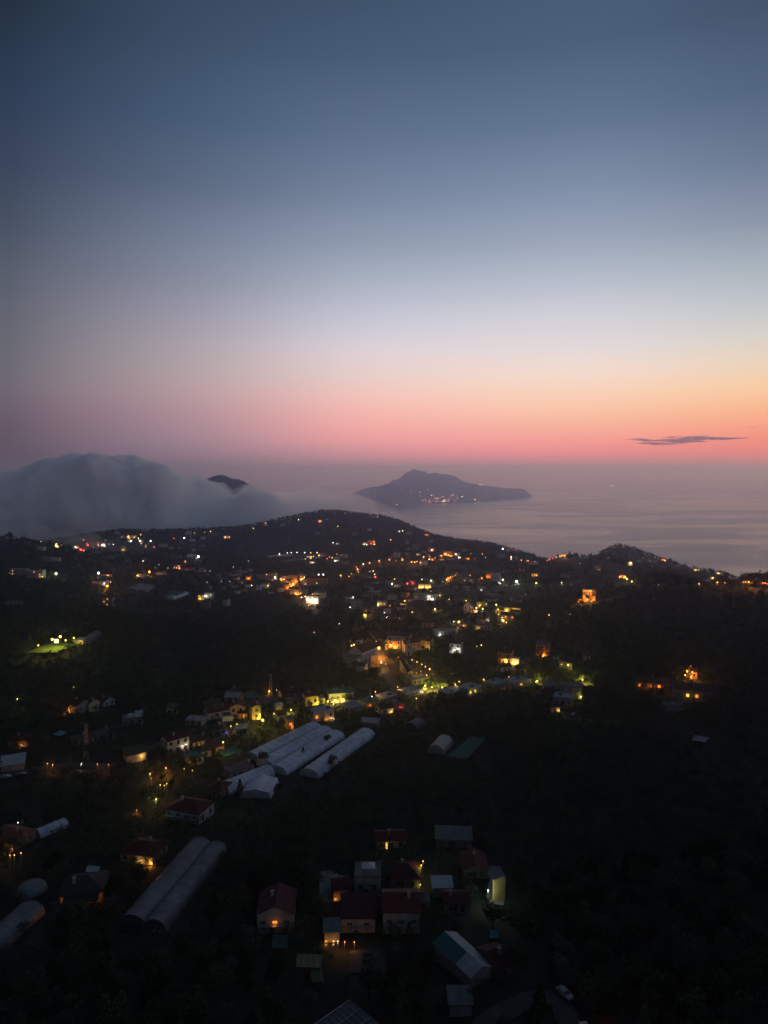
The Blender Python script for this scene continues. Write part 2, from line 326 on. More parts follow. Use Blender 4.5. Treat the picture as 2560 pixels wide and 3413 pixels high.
def fog_mat(name, dens, scale, lo, hi, col=(.96, .97, 1.0), an=.35):
    m, nt, out, N, L = nodes(name)
    v = N('ShaderNodeVolumePrincipled'); v.inputs['Color'].default_value = (*col, 1); v.inputs['Anisotropy'].default_value = an
    t = N('ShaderNodeTexCoord'); n = N('ShaderNodeTexNoise'); n.inputs['Scale'].default_value = scale; n.inputs['Detail'].default_value = 5; n.inputs['Roughness'].default_value = .62
    n.inputs['Distortion'].default_value = .4; L(t.outputs['Object'], n.inputs[0])
    r = N('ShaderNodeMapRange'); r.inputs[1].default_value = lo; r.inputs[2].default_value = hi; r.inputs[3].default_value = 0; r.inputs[4].default_value = dens; L(n.outputs['Fac'], r.inputs[0])
    L(r.outputs[0], v.inputs['Density']); L(v.outputs[0], out.inputs['Volume'])
    try: m.cycles.volume_step_rate = 1.0; m.cycles.volume_sampling = 'MULTIPLE_IMPORTANCE'
    except Exception: pass
    return m
def at(u, v, Y): return ((u-U0)/F*Y, Y, H-(v-V0)/F*Y)
prof = [(-620,1660),(-420,1640),(-220,1625),(-80,1612),(0,1602),(120,1582),(230,1556),(330,1546),(430,1541),(490,1556),(540,1580),(600,1585),(660,1606),(750,1624),(850,1630),(950,1636),(1040,1640),(1120,1657),(1180,1678),(1240,1698),(1300,1722)]
pu = [p[0] for p in prof]; pv = [p[1] for p in prof]
balls = []
for u in np.arange(-620, 1300, 26):
    vt = float(np.interp(u, pu, pv))-(16-13*math.exp(-((u-750)/110)**2)); k = min(1, max(0, (u-820)/450))
    Yc = 2950-250*k
    rr = (105-55*k)*rnd.uniform(.8, 1.15)
    for dy in (-230, 0, 260, 560):
        if u > 560 and u < 860 and dy > 300: continue
        vv = vt + (0 if dy == 0 else rnd.uniform(6, 26)) + rnd.uniform(0, 6)
        c = at(u, vv, Yc+dy*(1-.5*k)); balls.append(((c[0], c[1], c[2]-rr*.85), rr))
        z = c[2]-rr*1.9
        while z > H-330+120*k:
            r2 = rr*rnd.uniform(1.0, 1.35); balls.append(((c[0]+rnd.uniform(-30, 30), c[1]+rnd.uniform(-60, 40)-(c[2]-z)*.25, z), r2)); z -= r2*1.1
bu = lambda q: U0+F*q[0][0]/q[0][1]
for lo_, hi_, mt_, lb_ in ((-9e9, 570, fog_mat('fog', .17, .0085, .44, .61, (.98, .99, 1.0), .25), 'thick grey fog bank rolling over the far left ridge'),
                           (535, 905, fog_mat('lighter_fog', .075, .0090, .42, .61, (.985, .993, 1.0), .60), 'lighter shoulder of the fog bank in front of the dark summit'),
                           (850, 9e9, fog_mat('bright_fog', .013, .0098, .38, .60, (1, 1, 1), .82), 'palest fog tail sliding down behind the central hill')):
    fog = voxel_union('fog_bank', [q for q in balls if lo_ <= bu(q) <= hi_], 20.0); fog.data.materials.clear(); fog.data.materials.append(mt_); tag(fog, lb_, 'fog', kind='stuff')

# small dark streak cloud far beyond the haze
def streak(name, parts, Y, mt):
    mb = MB()
    for (u, v, hw, hh, tl) in parts:
        c = at(u, v, Y); rx, rz, ry = hw/F*Y, hh/F*Y, hw/F*Y*.35
        n, m_ = 40, 7; vs = []; fs = []
        for i in range(n):
            a = 2*math.pi*i/n
            for j in range(m_):
                q = j/(m_-1); r = math.sin(q*math.pi)
                px = math.cos(a)*r; py = math.sin(a)*r; pz = -math.cos(q*math.pi)
                wob = 1+.5*float(fbm(px*3+u, py*2+v+j*.3, 4, 4))
                vs.append((c[0]+px*rx*wob, c[1]+py*ry, c[2]+pz*rz*(1-.85*abs(px)**.8)+px*tl/F*Y + float(fbm(px*7+u, py*3, 3, 9))*rz*.9*(1-abs(px))))
        fs = [(i*m_+j, ((i+1) % n)*m_+j, ((i+1) % n)*m_+j+1, i*m_+j+1) for i in range(n) for j in range(m_-1)]
        mb.add(vs, fs)
    return mb.build(name, mt, None, True)

# ------------------------------------------------------------------ shared materials of the built things
WALL = {'white': mat('white_plaster', (.46, .455, .45), .9, .3, .35, .15), 'cream': mat('cream_plaster', (.48, .41, .30), .9, .35, .35, .15), 'pink': mat('pink_plaster', (.42, .24, .20), .9, .3, .35, .15),
 'grey': mat('bare_concrete', (.24, .23, .23), .95, .4, .4, .3), 'orange': mat('orange_plaster', (.46, .24, .11), .9, .3, .35, .15), 'yellow': mat('yellow_plaster', (.50, .39, .17), .9, .3, .35, .15),
 'dark': mat('darkened_plaster', (.16, .145, .14), .95, .45, .5, .3), 'brick': mat('rough_tufa', (.22, .15, .10), .95, .4, .8, .4), 'dim': mat('dimmed_white_plaster', (.24, .235, .24), .92, .4, .3, .2)}  # dark and dim: darker plaster copies with low light put into their colour
ROOF = {'red': mat('red_roof_tile', (.115, .024, .022), .9, .45, .7, .5, 2.0, wave=('X', 1.6, .45)), 'wine': mat('old_wine_roof_tile', (.075, .016, .020), .9, .45, .6, .5, 2.0, wave=('X', 1.6, .45)),
 'tile': mat('brown_roof_tile', (.10, .058, .042), .9, .45, .7, .5, 2.0, wave=('X', 1.6, .45)), 'grey': mat('grey_roof_membrane', (.12, .12, .125), .85, .4, .45, .1),
 'pale': mat('pale_flat_roof', (.28, .28, .29), .85, .35, .4, .1), 'teal': mat('green_roof_coating', (.035, .11, .095), .8, .4, .5, .1), 'white': mat('white_sheet_roof', (.34, .36, .39), .6, .25, .5, .1, wave=('X', 1.2, .2)),
 'dark': mat('dark_roof_tile', (.050, .040, .042), .9, .45, .6, .4, wave=('X', 1.6, .4)), 'plum': mat('plum_felt_roof', (.10, .065, .085), .9, .4, .5, .1), 'orange': mat('terracotta_roof', (.26, .085, .035), .9, .4, .7, .4, wave=('X', 1.6, .4))}
M_FRAME = mat('window_frame_paint', (.30, .28, .25), .6, .2, 2); M_GLASS = mat('dark_window_glass', (.012, .013, .016), .12, .1, 1, spec=.6); M_SHUT = mat('green_shutter_paint', (.035, .060, .045), .7, .3, 3)
M_DOOR = mat('brown_door_wood', (.06, .035, .02), .7, .3, 3); M_METAL = mat('galvanised_steel', (.22, .22, .23), .45, .2, 3, metal=.6); M_PANEL = mat('solar_panel_glass', (.015, .02, .035), .2, .1, 1, spec=.6)
M_WOOD = mat('bark', (.045, .034, .024), .95, .4, 2.0, .6, 6, stretch=(1, 1, .2)); M_POST = mat('weathered_pole_wood', (.09, .075, .06), .9, .3, 2)
LC = {'w': (1, .93, .80), 'o': (1, .33, .045), 'a': (1, .55, .14), 'y': (1, .78, .10), 'r': (1, .09, .05), 'g': (.85, 1, .55), 'b': (.12, .12, 1), 'p': (1, .45, .30)}
E_HEAD = {}
def head(c, s):
    k = (c, s)
    if k not in E_HEAD: E_HEAD[k] = emis('lamp_glow', LC[c], s*{'o': .62, 'a': .8, 'r': 1.2, 'y': .8}.get(c, 1))
    return E_HEAD[k]
LITM = {c: emis('window_and_board_glow', tuple(x*y for x, y in zip(LC[c], (1, .85, .7))), s) for c, s in (('w', 1.7), ('o', 1.3), ('a', 1.5), ('y', 1.2), ('r', 1.3), ('p', 1.5))}
GUARD = []          # what trees must not stand in front of: (u0, u1, v0, v1, Y)
PADS = []           # footprints: (x, y, radius)
def guard(o_pts, Y, grow=2, low=0.35):
    us = [proj(p)[0] for p in o_pts]; vs = [proj(p)[1] for p in o_pts]
    v1 = max(vs); v0 = min(vs); GUARD.append((min(us)-grow, max(us)+grow, v0-grow, v1-(v1-v0)*low, Y))
LBOOST = [1.0]
def light_at(p, c, watts, parent=None, r=.15):
    watts *= LBOOST[0]
    l = bpy.data.lights.new('lamp_light', 'POINT'); l.energy = watts; l.color = LC[c]; l.shadow_soft_size = r
    l.use_shadow = True
    o = bpy.data.objects.new('lamp_light', l); COL.objects.link(o); o.location = p
    if parent is not None: o.parent = parent
    return o
PX = 1/710.0
LSZ = {1: (.34, 3.2, 90), 2: (.50, 4.6, 300), 3: (.76, 6.5, 900), 4: (1.2, 10, 2800), 5: (1.6, 14, 9000)}
def bulb(parent, p, c, size, Y, name='lamp_head', light=True, back=False):
    rp, s, W = LSZ[size]; r = max(.15, rp*Y*PX*.78)
    o = MB().ball((0, 0, 0), r, 8, 6).build(name, head(c, s), parent, True); o.location = p
    if light and not (size == 1 and Y > 800):
        k = (min(1.7, max(.35, Y/400.0)) if Y < 700 else max(.8, 1.75-(Y-700)/900))*(2.2 if c in 'oa' else 1); light_at((p[0], p[1]+r+.25, p[2]+r*.3) if back else (p[0], p[1]-r-.35, p[2]-r-.25), c, W*k, parent, .1)
    return o

# ------------------------------------------------------------------ houses
def wall_window(root, face, x, z, ww, wh, w, d, mtl, near, nm='window', shut=False):
    """a window as its own part on the front (F) or a side (L, R) wall, with a proud frame when it is near"""
    def put(mb, a0, a1, z0, z1, o0, o1):
        if face == 'F': mb.box(a0, a1, -d/2-o1, -d/2-o0, z0, z1)
        elif face == 'L': mb.box(-w/2-o1, -w/2-o0, a0, a1, z0, z1)
        else: mb.box(w/2+o0, w/2+o1, a0, a1, z0, z1)
    pane = MB(); put(pane, x-ww/2, x+ww/2, z-wh/2, z+wh/2, .004, .03); po = pane.build(nm, mtl, root)
    if near:
        fr = MB(); t = .09
        put(fr, x-ww/2-t, x-ww/2, z-wh/2-t, z+wh/2+t, .002, .07); put(fr, x+ww/2, x+ww/2+t, z-wh/2-t, z+wh/2+t, .002, .07)
        put(fr, x-ww/2, x+ww/2, z+wh/2, z+wh/2+t, .002, .07); put(fr, x-ww/2-t*1.6, x+ww/2+t*1.6, z-wh/2-t*1.5, z-wh/2-.001, .002, .12)
        put(fr, x-.03, x+.03, z-wh/2+.002, z+wh/2-.002, .031, .05)
        fr.build('frame', M_FRAME, po)
    return po
def roof_mesh(kind, w, d, h, ov=.45, rise=None):
    mb = MB(); x0, x1, y0, y1 = -w/2-ov, w/2+ov, -d/2-ov, d/2+ov; t = .18
    if kind == 'flat':
        mb.box(-w/2-.12, w/2+.12, -d/2-.12, d/2+.12, h, h+.22)
        for a in ((-w/2-.12, w/2+.12, -d/2-.12, -d/2+.13), (-w/2-.12, w/2+.12, d/2-.13, d/2+.12), (-w/2-.12, -w/2+.13, -d/2+.131, d/2-.131), (w/2-.13, w/2+.12, -d/2+.131, d/2-.131)): mb.box(*a, h+.221, h+.50)
        return mb
    if kind == 'shed':
        r = rise or d*.22
        mb.add([(x0, y0, h+.02), (x1, y0, h+.02), (x1, y1, h+r), (x0, y1, h+r), (x0, y0, h+.02+t), (x1, y0, h+.02+t), (x1, y1, h+r+t), (x0, y1, h+r+t)], [(0,3,2,1),(4,5,6,7),(0,1,5,4),(1,2,6,5),(2,3,7,6),(3,0,4,7)]); return mb
    sw = kind == 'gy'
    if sw: w, d, x0, x1, y0, y1 = d, w, y0, y1, x0, x1
    r = rise or (y1-y0)*.5*.42; ins = 0 if kind in ('gx', 'gy') else min((y1-y0)*.5, (x1-x0)*.42)
    b = h+.03
    vs = [(x0, y0, b), (x1, y0, b), (x1, y1, b), (x0, y1, b), (x0+ins, 0, b+r), (x1-ins, 0, b+r)]
    up = [(a, c, z+t) for a, c, z in vs]
    fs = [(0, 1, 5, 4), (1, 2, 5), (2, 3, 4, 5), (3, 0, 4)]
    F2 = [tuple(i+6 for i in f) for f in fs]; lo = [tuple(reversed(f)) for f in fs]
    if ins == 0: lo = [(4, 5, 1, 0), (5, 4, 3, 2)]; F2 = [(6, 7, 11, 10), (8, 9, 10, 11)]
    rim = [(0, 6, 7, 1), (2, 8, 9, 3)] + ([(1, 7, 8, 2), (3, 9, 6, 0)] if ins else [(1, 7, 11, 5), (5, 11, 8, 2), (3, 9, 10, 4), (4, 10, 6, 0)])
    vs += up
    if sw: vs = [(c, a, z) for a, c, z in vs]
    mb.add(vs, lo+F2+[tuple(reversed(q)) for q in rim])
    if sw: mb.f = [tuple(reversed(q)) for q in mb.f]
    return mb
def wall_mesh(kind, w, d, h, rise=None):
    mb = MB(); a, c = w/2, d/2
    if kind == 'gx':
        r = rise or (d+.9)*.5*.42; r *= .97
        return mb.add([(-a,-c,-4),(a,-c,-4),(a,c,-4),(-a,c,-4),(-a,-c,h),(a,-c,h),(a,c,h),(-a,c,h),(-a,0,h+r),(a,0,h+r)], [(0,3,2,1),(0,1,5,4),(2,3,7,6),(1,2,6,9,5),(3,0,4,8,7),(4,5,9,8),(6,7,8,9)])
    if kind == 'gy':
        r = rise or (w+.9)*.5*.42; r *= .97
        return mb.add([(-a,-c,-4),(a,-c,-4),(a,c,-4),(-a,c,-4),(-a,-c,h),(a,-c,h),(a,c,h),(-a,c,h),(0,-c,h+r),(0,c,h+r)], [(0,3,2,1),(1,2,6,5),(3,0,4,7),(0,1,5,8,4),(2,3,7,9,6),(5,6,9,8),(7,4,8,9)])
    return mb.box(-a, a, -c, c, -4, h)
HN = [0]
def Hs(u0, u1, vt, vb, d, yaw, roof, rc, wall, lit, lamps, label, name='house', cat='house', group=None, Y=None, win=True, chim=None, extra='', ww=1.0, dz=0, W=None, Hh=None, rise_=None):
    """a house seen between columns u0..u1 and rows vt..vb; d its depth in metres (0: guess); yaw in degrees turns its front to the right
    lit: colour letters of lit windows; lamps: (x, z, colour, size) on the front, as fractions of the half width and the height"""
    r0 = random.Random(HN[0]*17+3); HN[0] += 1
    p = hit((u0+u1)/2, vb, 0, Y); Yb = p.y; tan = (vb-V0)/F; cs, sn = math.cos(R(yaw)), abs(math.sin(R(yaw)))
    Wm = (u1-u0)/F*Yb; Tm = (vb-vt)/F*Yb
    if not d: d = min(11, max(4.5, Wm*.62))
    w = W or max(3.2, (Wm-d*sn)/max(cs, .3))
    dep = (d*cs+w*sn)*tan*.9
    rise = {'gx': d*.21, 'gy': w*.21, 'hip': min(w, d)*.21, 'shed': d*.2}.get(roof, .4)
    if rise_: rise = rise_
    h = Tm-dep-rise*.8
    if h < 2.7:
        h = 2.7
    h = min(h, 16)
    if Hh: h = Hh
    q = Vector((math.sin(R(0)), 1, 0))
    root = empty(name, (p.x, p.y+(d*cs+w*sn)*.5, p.z+dz), R(yaw)); root.location.z = float(ground(root.location.x, root.location.y))*.3+p.z*.7+dz
    tag(root, label, cat, group)
    wall_mesh(roof, w, d, h, rise_).build('wall', WALL[wall], root)
    ro = roof_mesh(roof, w, d, h, rise=rise_).build('roof', ROOF[rc], root)
    near = Yb < 470; far = Yb > 880
    hip = h+.2
    if roof == 'flat' and not far and chim is not False:
        for k in range(r0.choice((1, 2))):
            x, y = r0.uniform(-w*.3, w*.3), r0.uniform(-d*.25, d*.25)
            if r0.random() < .55:
                s = MB(); s.add([(x-1, y-.6, h+.55), (x+1, y-.6, h+.55), (x+1, y+.5, h+1.25), (x-1, y+.5, h+1.25), (x-1, y-.6, h+.62), (x+1, y-.6, h+.62), (x+1, y+.5, h+1.32), (x-1, y+.5, h+1.32)], [(0,3,2,1),(4,5,6,7),(0,1,5,4),(1,2,6,5),(2,3,7,6),(3,0,4,7)])
                s.box(x-.95, x-.85, y-.5, y+.4, h+.2, h+.56).box(x+.85, x+.95, y-.5, y+.4, h+.2, h+.56).build('solar_panel', M_PANEL, ro)
            else: MB().tube((x, y, h+.21), (x, y, h+1.3), .55, .55, 10).build('water_tank', M_METAL, ro)
    elif roof in ('gx', 'gy', 'hip') and not far and chim is not False:
        x, y = r0.uniform(-w*.25, w*.25), r0.uniform(-d*.2, d*.2)
        MB().box(x-.35, x+.35, y-.35, y+.35, h+.1, h+rise+1.1).box(x-.45, x+.45, y-.45, y+.45, h+rise+1.101, h+rise+1.3).build('chimney', WALL['dim'], ro)
    if not win: lit = ''
    cam_l = Matrix.Rotation(-R(yaw), 3, 'Z') @ Vector((-root.location.x, -root.location.y, 0))
    side = 'R' if cam_l.x > w/2 else ('L' if cam_l.x < -w/2 else None)
    if win:
        fl = max(1, int(h/2.9)); n = max(1, int(w/(3.0*ww))); fh = h/fl
        n = min(n, 3 if far else 5); fl = min(fl, 3)
        slots = [('F', (i+.5)/n*w-w/2, (f+.52)*fh) for f in range(fl) for i in range(n)]
        if side and Yb < 760:
            m = max(1, min(3, int(d/3.4))); slots += [(side, (i+.5)/m*d-d/2, (f+.52)*fh) for f in range(fl) for i in range(m)]
        r0.shuffle(slots)
        cap = 3 if far else (7 if not near else 11)
        L_ = list(lit); slots.sort(key=lambda s: 0 if s[0] == 'F' else 1) if L_ else None
        for k, (fc, x, z) in enumerate(slots[:max(cap, len(L_))]):
            m = LITM[L_[k]] if k < len(L_) else (M_GLASS if r0.random() < .7 else M_SHUT)
            s = 1.05
            tall = 'B' in extra and k >= len(L_)
            wall_window(root, fc, x, z-(.25 if tall else 0), (1.25 if tall else 1.15)*s*ww, 2.0 if tall else (1.35*s if k < len(L_) or r0.random() < .7 else 2.0), w, d, m, near)
            if k < len(L_):
                q_ = {'F': (x, -d/2-.9, z), 'L': (-w/2-.9, x, z), 'R': (w/2+.9, x, z)}[fc]; (light_at(q_, L_[k], 50, root, .4) if Yb < 700 else None)
        if near or Yb < 700:
            MB().box(-w*.07-.5, -w*.07+.5, -d/2-.06, -d/2-.004, .05, 2.15).build('door', M_DOOR, root)
    for (fx, fz, c, sz) in lamps:
        bulb(root, (fx*w/2, -d/2-.35, fz*h), c, sz, Yb, 'wall_lamp')
    if 'B' in extra:      # balcony slab and rail on the front
        z = h*.5; mb = MB().box(-w*.46, w*.46, -d/2-1.3, -d/2-.002, z-.18, z); b = mb.build('balcony', WALL[wall], root)
        rl = MB().box(-w*.46, w*.46, -d/2-1.3, -d/2-1.24, z+.9, z+.96).box(-w*.46, w*.46, -d/2-1.3, -d/2-1.24, z+.45, z+.49)
        for q in range(9): x_ = -w*.455+w*.91*q/8; rl.box(x_-.03, x_+.03, -d/2-1.29, -d/2-1.25, z+.002, z+.899)
        rl.build('railing', M_METAL, b)
    if 'C' in extra:      # canopy on posts in front
        mb = MB().add([(-w*.42, -d/2-3, h*.62), (w*.42, -d/2-3, h*.62), (w*.42, -d/2-.02, h*.78), (-w*.42, -d/2-.02, h*.78), (-w*.42, -d/2-3, h*.62+.1), (w*.42, -d/2-3, h*.62+.1), (w*.42, -d/2-.02, h*.78+.1), (-w*.42, -d/2-.02, h*.78+.1)], [(0,3,2,1),(4,5,6,7),(0,1,5,4),(1,2,6,5),(2,3,7,6),(3,0,4,7)])
        for sx in (-1, 1): mb.box(sx*w*.4-.07, sx*w*.4+.07, -d/2-2.9, -d/2-2.76, -2, h*.62)
        mb.build('canopy', ROOF[rc if rc != 'pale' else 'grey'], root)
    if 'D' in extra:      # a lit doorway
        MB().box(-w*.12-.6, -w*.12+.9, -d/2-.05, -d/2-.005, .02, 2.2).build('doorway', LITM['a'], root); light_at((-w*.12, -d/2-1.4, 1.6), 'a', 26, root, .3)
    M4 = Matrix.Translation(root.location) @ Matrix.Rotation(R(yaw), 4, 'Z')
    guard([M4 @ Vector((sx*w/2, sy*d/2, z)) for sx in (-1, 1) for sy in (-1, 1) for z in (.5, h+rise)], root.location.y-(d*cs+w*sn)*.5)
    PADS.append((root.location.x, root.location.y, max(w, d)*.5+.2))
    root['hh'] = h; root['ww'] = w; root['dd'] = d
    return root
def add_box_part(root, name, mtl, x0, x1, y0, y1, z0, z1): return MB().box(x0, x1, y0, y1, z0, z1).build(name, mtl, root)

# street lamps: pole mesh with a glowing head as its part
LAMPS = [0]
def LT(u, v, c, size, hpx, label, tlabel, kind='round', h=2.6, group=None, tgroup=None):
    'a lane lamp with the tree it lights standing just behind it'
    LBOOST[0] = 7.0; o = S(u, v, c, size, label, group, h=h, back=True); LBOOST[0] = 1.0; PEND.append((o.location.copy(), hpx, kind, tlabel, tgroup)); return o
PEND = []
def S(u, v, c, size, label, group=None, h=5.5, Y=None, name='street_lamp', cat='street lamp', globe=False, light=True, back=False):
    p = hit(u, v, h, Y); Y = p.y; LAMPS[0] += 1
    t = max(.06, .10*Y*PX*.7)
    mb = MB().tube((0, 0, -1.5), (0, 0, h-.05), t, t*.7, 6)
    o = mb.build(name, M_METAL); o.location = p; o.data.name = name
    tag(o, label, cat, group)
    bulb(o, (0, 0, h), c, size, Y, light=light, back=back)
    guard([(p.x-1, p.y, p.z+h-1.2), (p.x+1, p.y, p.z+h+.8)], p.y, 3, 0)
    return o

# ------------------------------------------------------------------ the houses, from the nearest to the farthest
g1 = 'houses of the hamlet below the viewpoint'
Hs(850,975,2950,3112,10,3,'gy','wine','dim','o',[], 'two storey house with dark wine gable roof and one glowing orange ground floor window', group=g1, extra='B')
n4 = Hs(1138,1250,2985,3109,8,0,'shed','wine','dim','',[], 'white house with sloping wine red roof just below the white roof gazebo', group=g1, extra='B')
n4b = Hs(1182,1268,2873,2990,7.5,0,'flat','grey','dim','',[], 'house with pale grey flat roof terrace just behind the white roof gazebo', group=g1, chim=False)
Hs(1277,1400,2945,3112,10,0,'gx','red','dim','',[], 'largest red roofed house of the hamlet, white two storey front with dark doors', group=g1, extra='B')
Hs(1302,1400,2858,2962,9,0,'hip','wine','dark','',[(1.02,.5,'y',1)], 'wine red hipped house directly behind the largest red roofed house', group=g1)
Hs(1249,1353,2764,2831,6.5,5,'gx','red','dim','',[], 'small red roofed cottage with a lit white front, alone above the hamlet', group=g1, extra='D')
Hs(1454,1576,2769,2827,6,-4,'shed','grey','dark','',[], 'long low shed under a slate grey sloping sheet roof', name='shed', cat='shed', group=g1)
Hs(1545,1627,2839,2928,9,0,'gy','red','dark','',[], 'house with long dark red gable roof left of the lit ramp wall', group=g1)
Hs(1098,1168,2912,3010,6,12,'gx','wine','dark','',[(-.8,.4,'o',1)], 'low wine roofed wing left of the terrace house with a small orange lamp', group=g1)
Hs(1080,1136,3030,3096,5,6,'shed','wine','dark','',[], 'dark lean-to with wine red roof above the blue grey porch', name='lean_to', cat='lean-to', group=g1)
Hs(1078,1132,3098,3142,4,4,'shed','grey','dark','',[(-.8,.25,'o',1),(.2,.2,'a',1)], 'blue grey porch roof with orange lamps under it', name='porch', cat='porch', group=g1, win=False)
Hs(1392,1432,2990,3040,4,0,'flat','grey','dark','',[], 'small grey flat annex on the right of the largest red roof', group=g1, name='annex', cat='annex')
Hs(1443,1508,2957,2990,4,2,'shed','white','dim','',[], 'white sheeted lean-to in the garden right of the red roofs', group=g1, name='lean_to', cat='lean-to', win=False)
Hs(1482,1563,2985,3045,6,0,'gx','wine','dark','',[], 'low dark red roof below the white sheeted lean-to', group=g1)
Hs(1108,1136,2940,2980,3,5,'shed','pale','dark','',[], 'little pale tilted roof beside the low wine roofed wing', group=g1, name='shed', cat='shed', win=False)
Hs(1607,1712,3135,3270,8,24,'gx','wine','dark','',[], 'dim red roofed house right of the grey and teal barn', group=g1)
Hs(1500,1572,3325,3388,4,0,'shed','grey','dim','',[], 'pale small shed by the road at the bottom edge', group=g1, name='shed', cat='shed', win=False)
Hs(389,531,2780,2885,9,-14,'hip','red','dim','',[(.96,.42,'o',2),(.3,.5,'a',1)], 'red hipped house with white chimney and orange lit side wall', group='farmhouses on the left slope')
Hs(171,330,2897,3018,10,14,'hip','dark','brick','oo',[(-.5,.3,'o',2),(.1,.25,'o',1)], 'dark roofed villa with a glowing orange porch', group='farmhouses on the left slope', extra='C')
Hs(539,692,2640,2748,10,-18,'hip','wine','white','',[], 'big wine roofed house with white walls and balcony above the twin polytunnels', group='farmhouses on the left slope', extra='B')
Hs(688,757,2607,2660,8,-18,'hip','wine','dark','',[], 'smaller wine roof joined behind the big white balcony house', group='farmhouses on the left slope')
Hs(-45,78,2765,2840,9,-22,'gx','orange','brick','',[(.9,.4,'a',1)], 'terracotta roof cut by the left edge beside a lit garden', group='farmhouses on the left slope')
gv = 'houses of the village along the lane'
Hs(524,616,2430,2516,7,42,'gx','wine','cream','',[(.35,.42,'w',1),(.7,.45,'w',1)], 'cream barn like house with wine roof and two white wall lamps', group=gv)
Hs(611,690,2447,2495,7,40,'gx','tile','cream','',[(-.2,.3,'a',1)], 'brown tiled house between the cream barn and the teal deck', group=gv)
Hs(640,700,2480,2527,7,34,'hip','tile','cream','',[], 'cream house with brown hipped roof above the teal flat deck', group=gv)
Hs(603,672,2510,2552,7,34,'flat','teal','cream','',[(-.7,.2,'a',1)], 'low block with teal flat deck roof glowing orange underneath', group=gv, chim=False)
Hs(685,742,2462,2520,7,42,'shed','tile','orange','',[(.1,.3,'o',1)], 'lean-to roofed orange house beside the yellow lane lamp', group=gv)
Hs(683,752,2403,2456,8,30,'hip','dark','dark','',[(.9,.35,'b',1)], 'dark hipped house with a small blue light on its corner', group=gv)
Hs(712,802,2494,2545,8,42,'flat','teal','dark','',[], 'house with green flat roof beside the pale polytunnels', group=gv, chim=False)
Hs(730,824,2518,2570,6,42,'gx','tile','dim','',[(.3,.4,'a',1)], 'brown roofed house with one small lamp in front of the green flat roof', group=gv)
Hs(724,834,2556,2600,8,42,'flat','plum','dim','',[], 'long low plum coloured flat roof above the single polytunnel', group=gv)
Hs(667,762,2342,2400,8,34,'gx','red','white','',[(.4,.3,'w',1)], 'red roofed white house at the left end of the lit lane', group=gv)
Hs(761,814,2336,2396,6,8,'gy','red','pink','',[(-.72,.30,'o',3)], 'pink gable house flooded by a bright orange lamp', group=gv)
Hs(730,774,2378,2408,5,20,'flat','pale','white','',[], 'white flat roofed block at the foot of the pink gable house', group=gv, win=False)
Hs(788,824,2362,2397,5,12,'gx','tile','orange','o',[], 'little brown roofed house squeezed between pink gable and yellow house', group=gv)
Hs(822,868,2336,2402,7,24,'gy','tile','yellow','',[(.3,.18,'y',3)], 'tall yellow lit house with solar panels beside the lane', group=gv)
Hs(808,858,2313,2343,6,34,'shed','teal','brick','',[], 'green sheet roofed shed behind the lit lane houses', group=gv, name='shed', cat='shed')
Hs(850,922,2332,2362,7,28,'gx','plum','dark','',[], 'dark house with plum roof below the lattice mast', group=gv)
Hs(908,943,2343,2374,6,20,'hip','white','cream','',[(.1,.4,'y',1)], 'small pavilion with bright white tent roof among lit trees', group=gv, win=False, name='pavilion', cat='pavilion', chim=False)
Hs(923,1020,2298,2330,7,24,'gx','wine','dark','',[], 'long dim house with wine roof right of the lattice mast', group=gv)
Hs(955,1010,2322,2352,5,24,'gx','plum','dim','',[], 'low dim house in front of the long wine roof', group=gv)
Hs(1004,1060,2300,2355,7,20,'gx','red','yellow','',[(.8,.3,'y',2)], 'red roofed yellow house lit by a lane lamp at its corner', group=gv)
Hs(1060,1078,2318,2346,5,20,'flat','pale','yellow','',[], 'small yellow flat annex right of the red roofed yellow house', group=gv, name='annex', cat='annex')
Hs(1088,1178,2286,2344,8,12,'hip','teal','white','',[(-.55,.28,'a',3),(.15,.28,'a',3)], 'white villa with green roof and two bright garden lamps', group=gv, extra='B')
Hs(1022,1112,2350,2407,8,26,'flat','pale','dim','o',[(.25,.12,'o',1),(.7,.16,'a',1)], 'flat roofed house above the greenhouses with solar panels and orange lamps', group=gv)
Hs(941,978,2384,2432,6,26,'flat','grey','brick','o',[(.5,.3,'o',1)], 'brick block with orange doorway half hidden by dark trees', group=gv)
gt = 'flat roofed terraces in a row along the lane'
Hs(1133,1208,2334,2378,8,40,'flat','pale','dim','',[], 'leftmost pale flat roofed terrace', group=gt, extra='B')
Hs(1192,1264,2322,2364,8,40,'flat','teal','orange','o',[], 'green flat roofed terrace with an orange lit balcony', group=gt, extra='B')
Hs(1250,1326,2306,2345,8,40,'flat','pale','dark','',[], 'pale flat roofed terrace with a round tank, just right of the green one', group=gt, extra='B')
Hs(1322,1412,2285,2332,8,40,'flat','pale','dim','o',[(.85,.7,'w',1)], 'pale terrace with an orange lit verandah and white corner lamp', group=gt, extra='B')
Hs(1463,1558,2290,2330,8,38,'flat','pale','dark','',[], 'pale terrace roof right of the lit yellow trees', group=gt)
Hs(1532,1611,2275,2320,8,38,'flat','pale','dim','yy',[], 'pale terrace with two greenish lit windows at its right end', group=gt)
Hs(1621,1692,2260,2308,8,34,'flat','pale','dim','o',[], 'terrace with white post porch and red glowing window', group=gt, extra='C')
Hs(1680,1780,2252,2300,8,30,'flat','pale','dim','a',[], 'rightmost flat roofed terrace, beside the yellow lit tree', group=gt, extra='B')
Hs(1250,1312,2343,2382,7,30,'gx','dark','cream','',[(.6,.4,'a',1)], 'cream cottage with dark roof below the terraces', group=gv)
Hs(1298,1346,2334,2366,6,30,'flat','grey','dim','r',[(.6,.2,'r',1)], 'small flat house with a red glow below the terraces', group=gv)
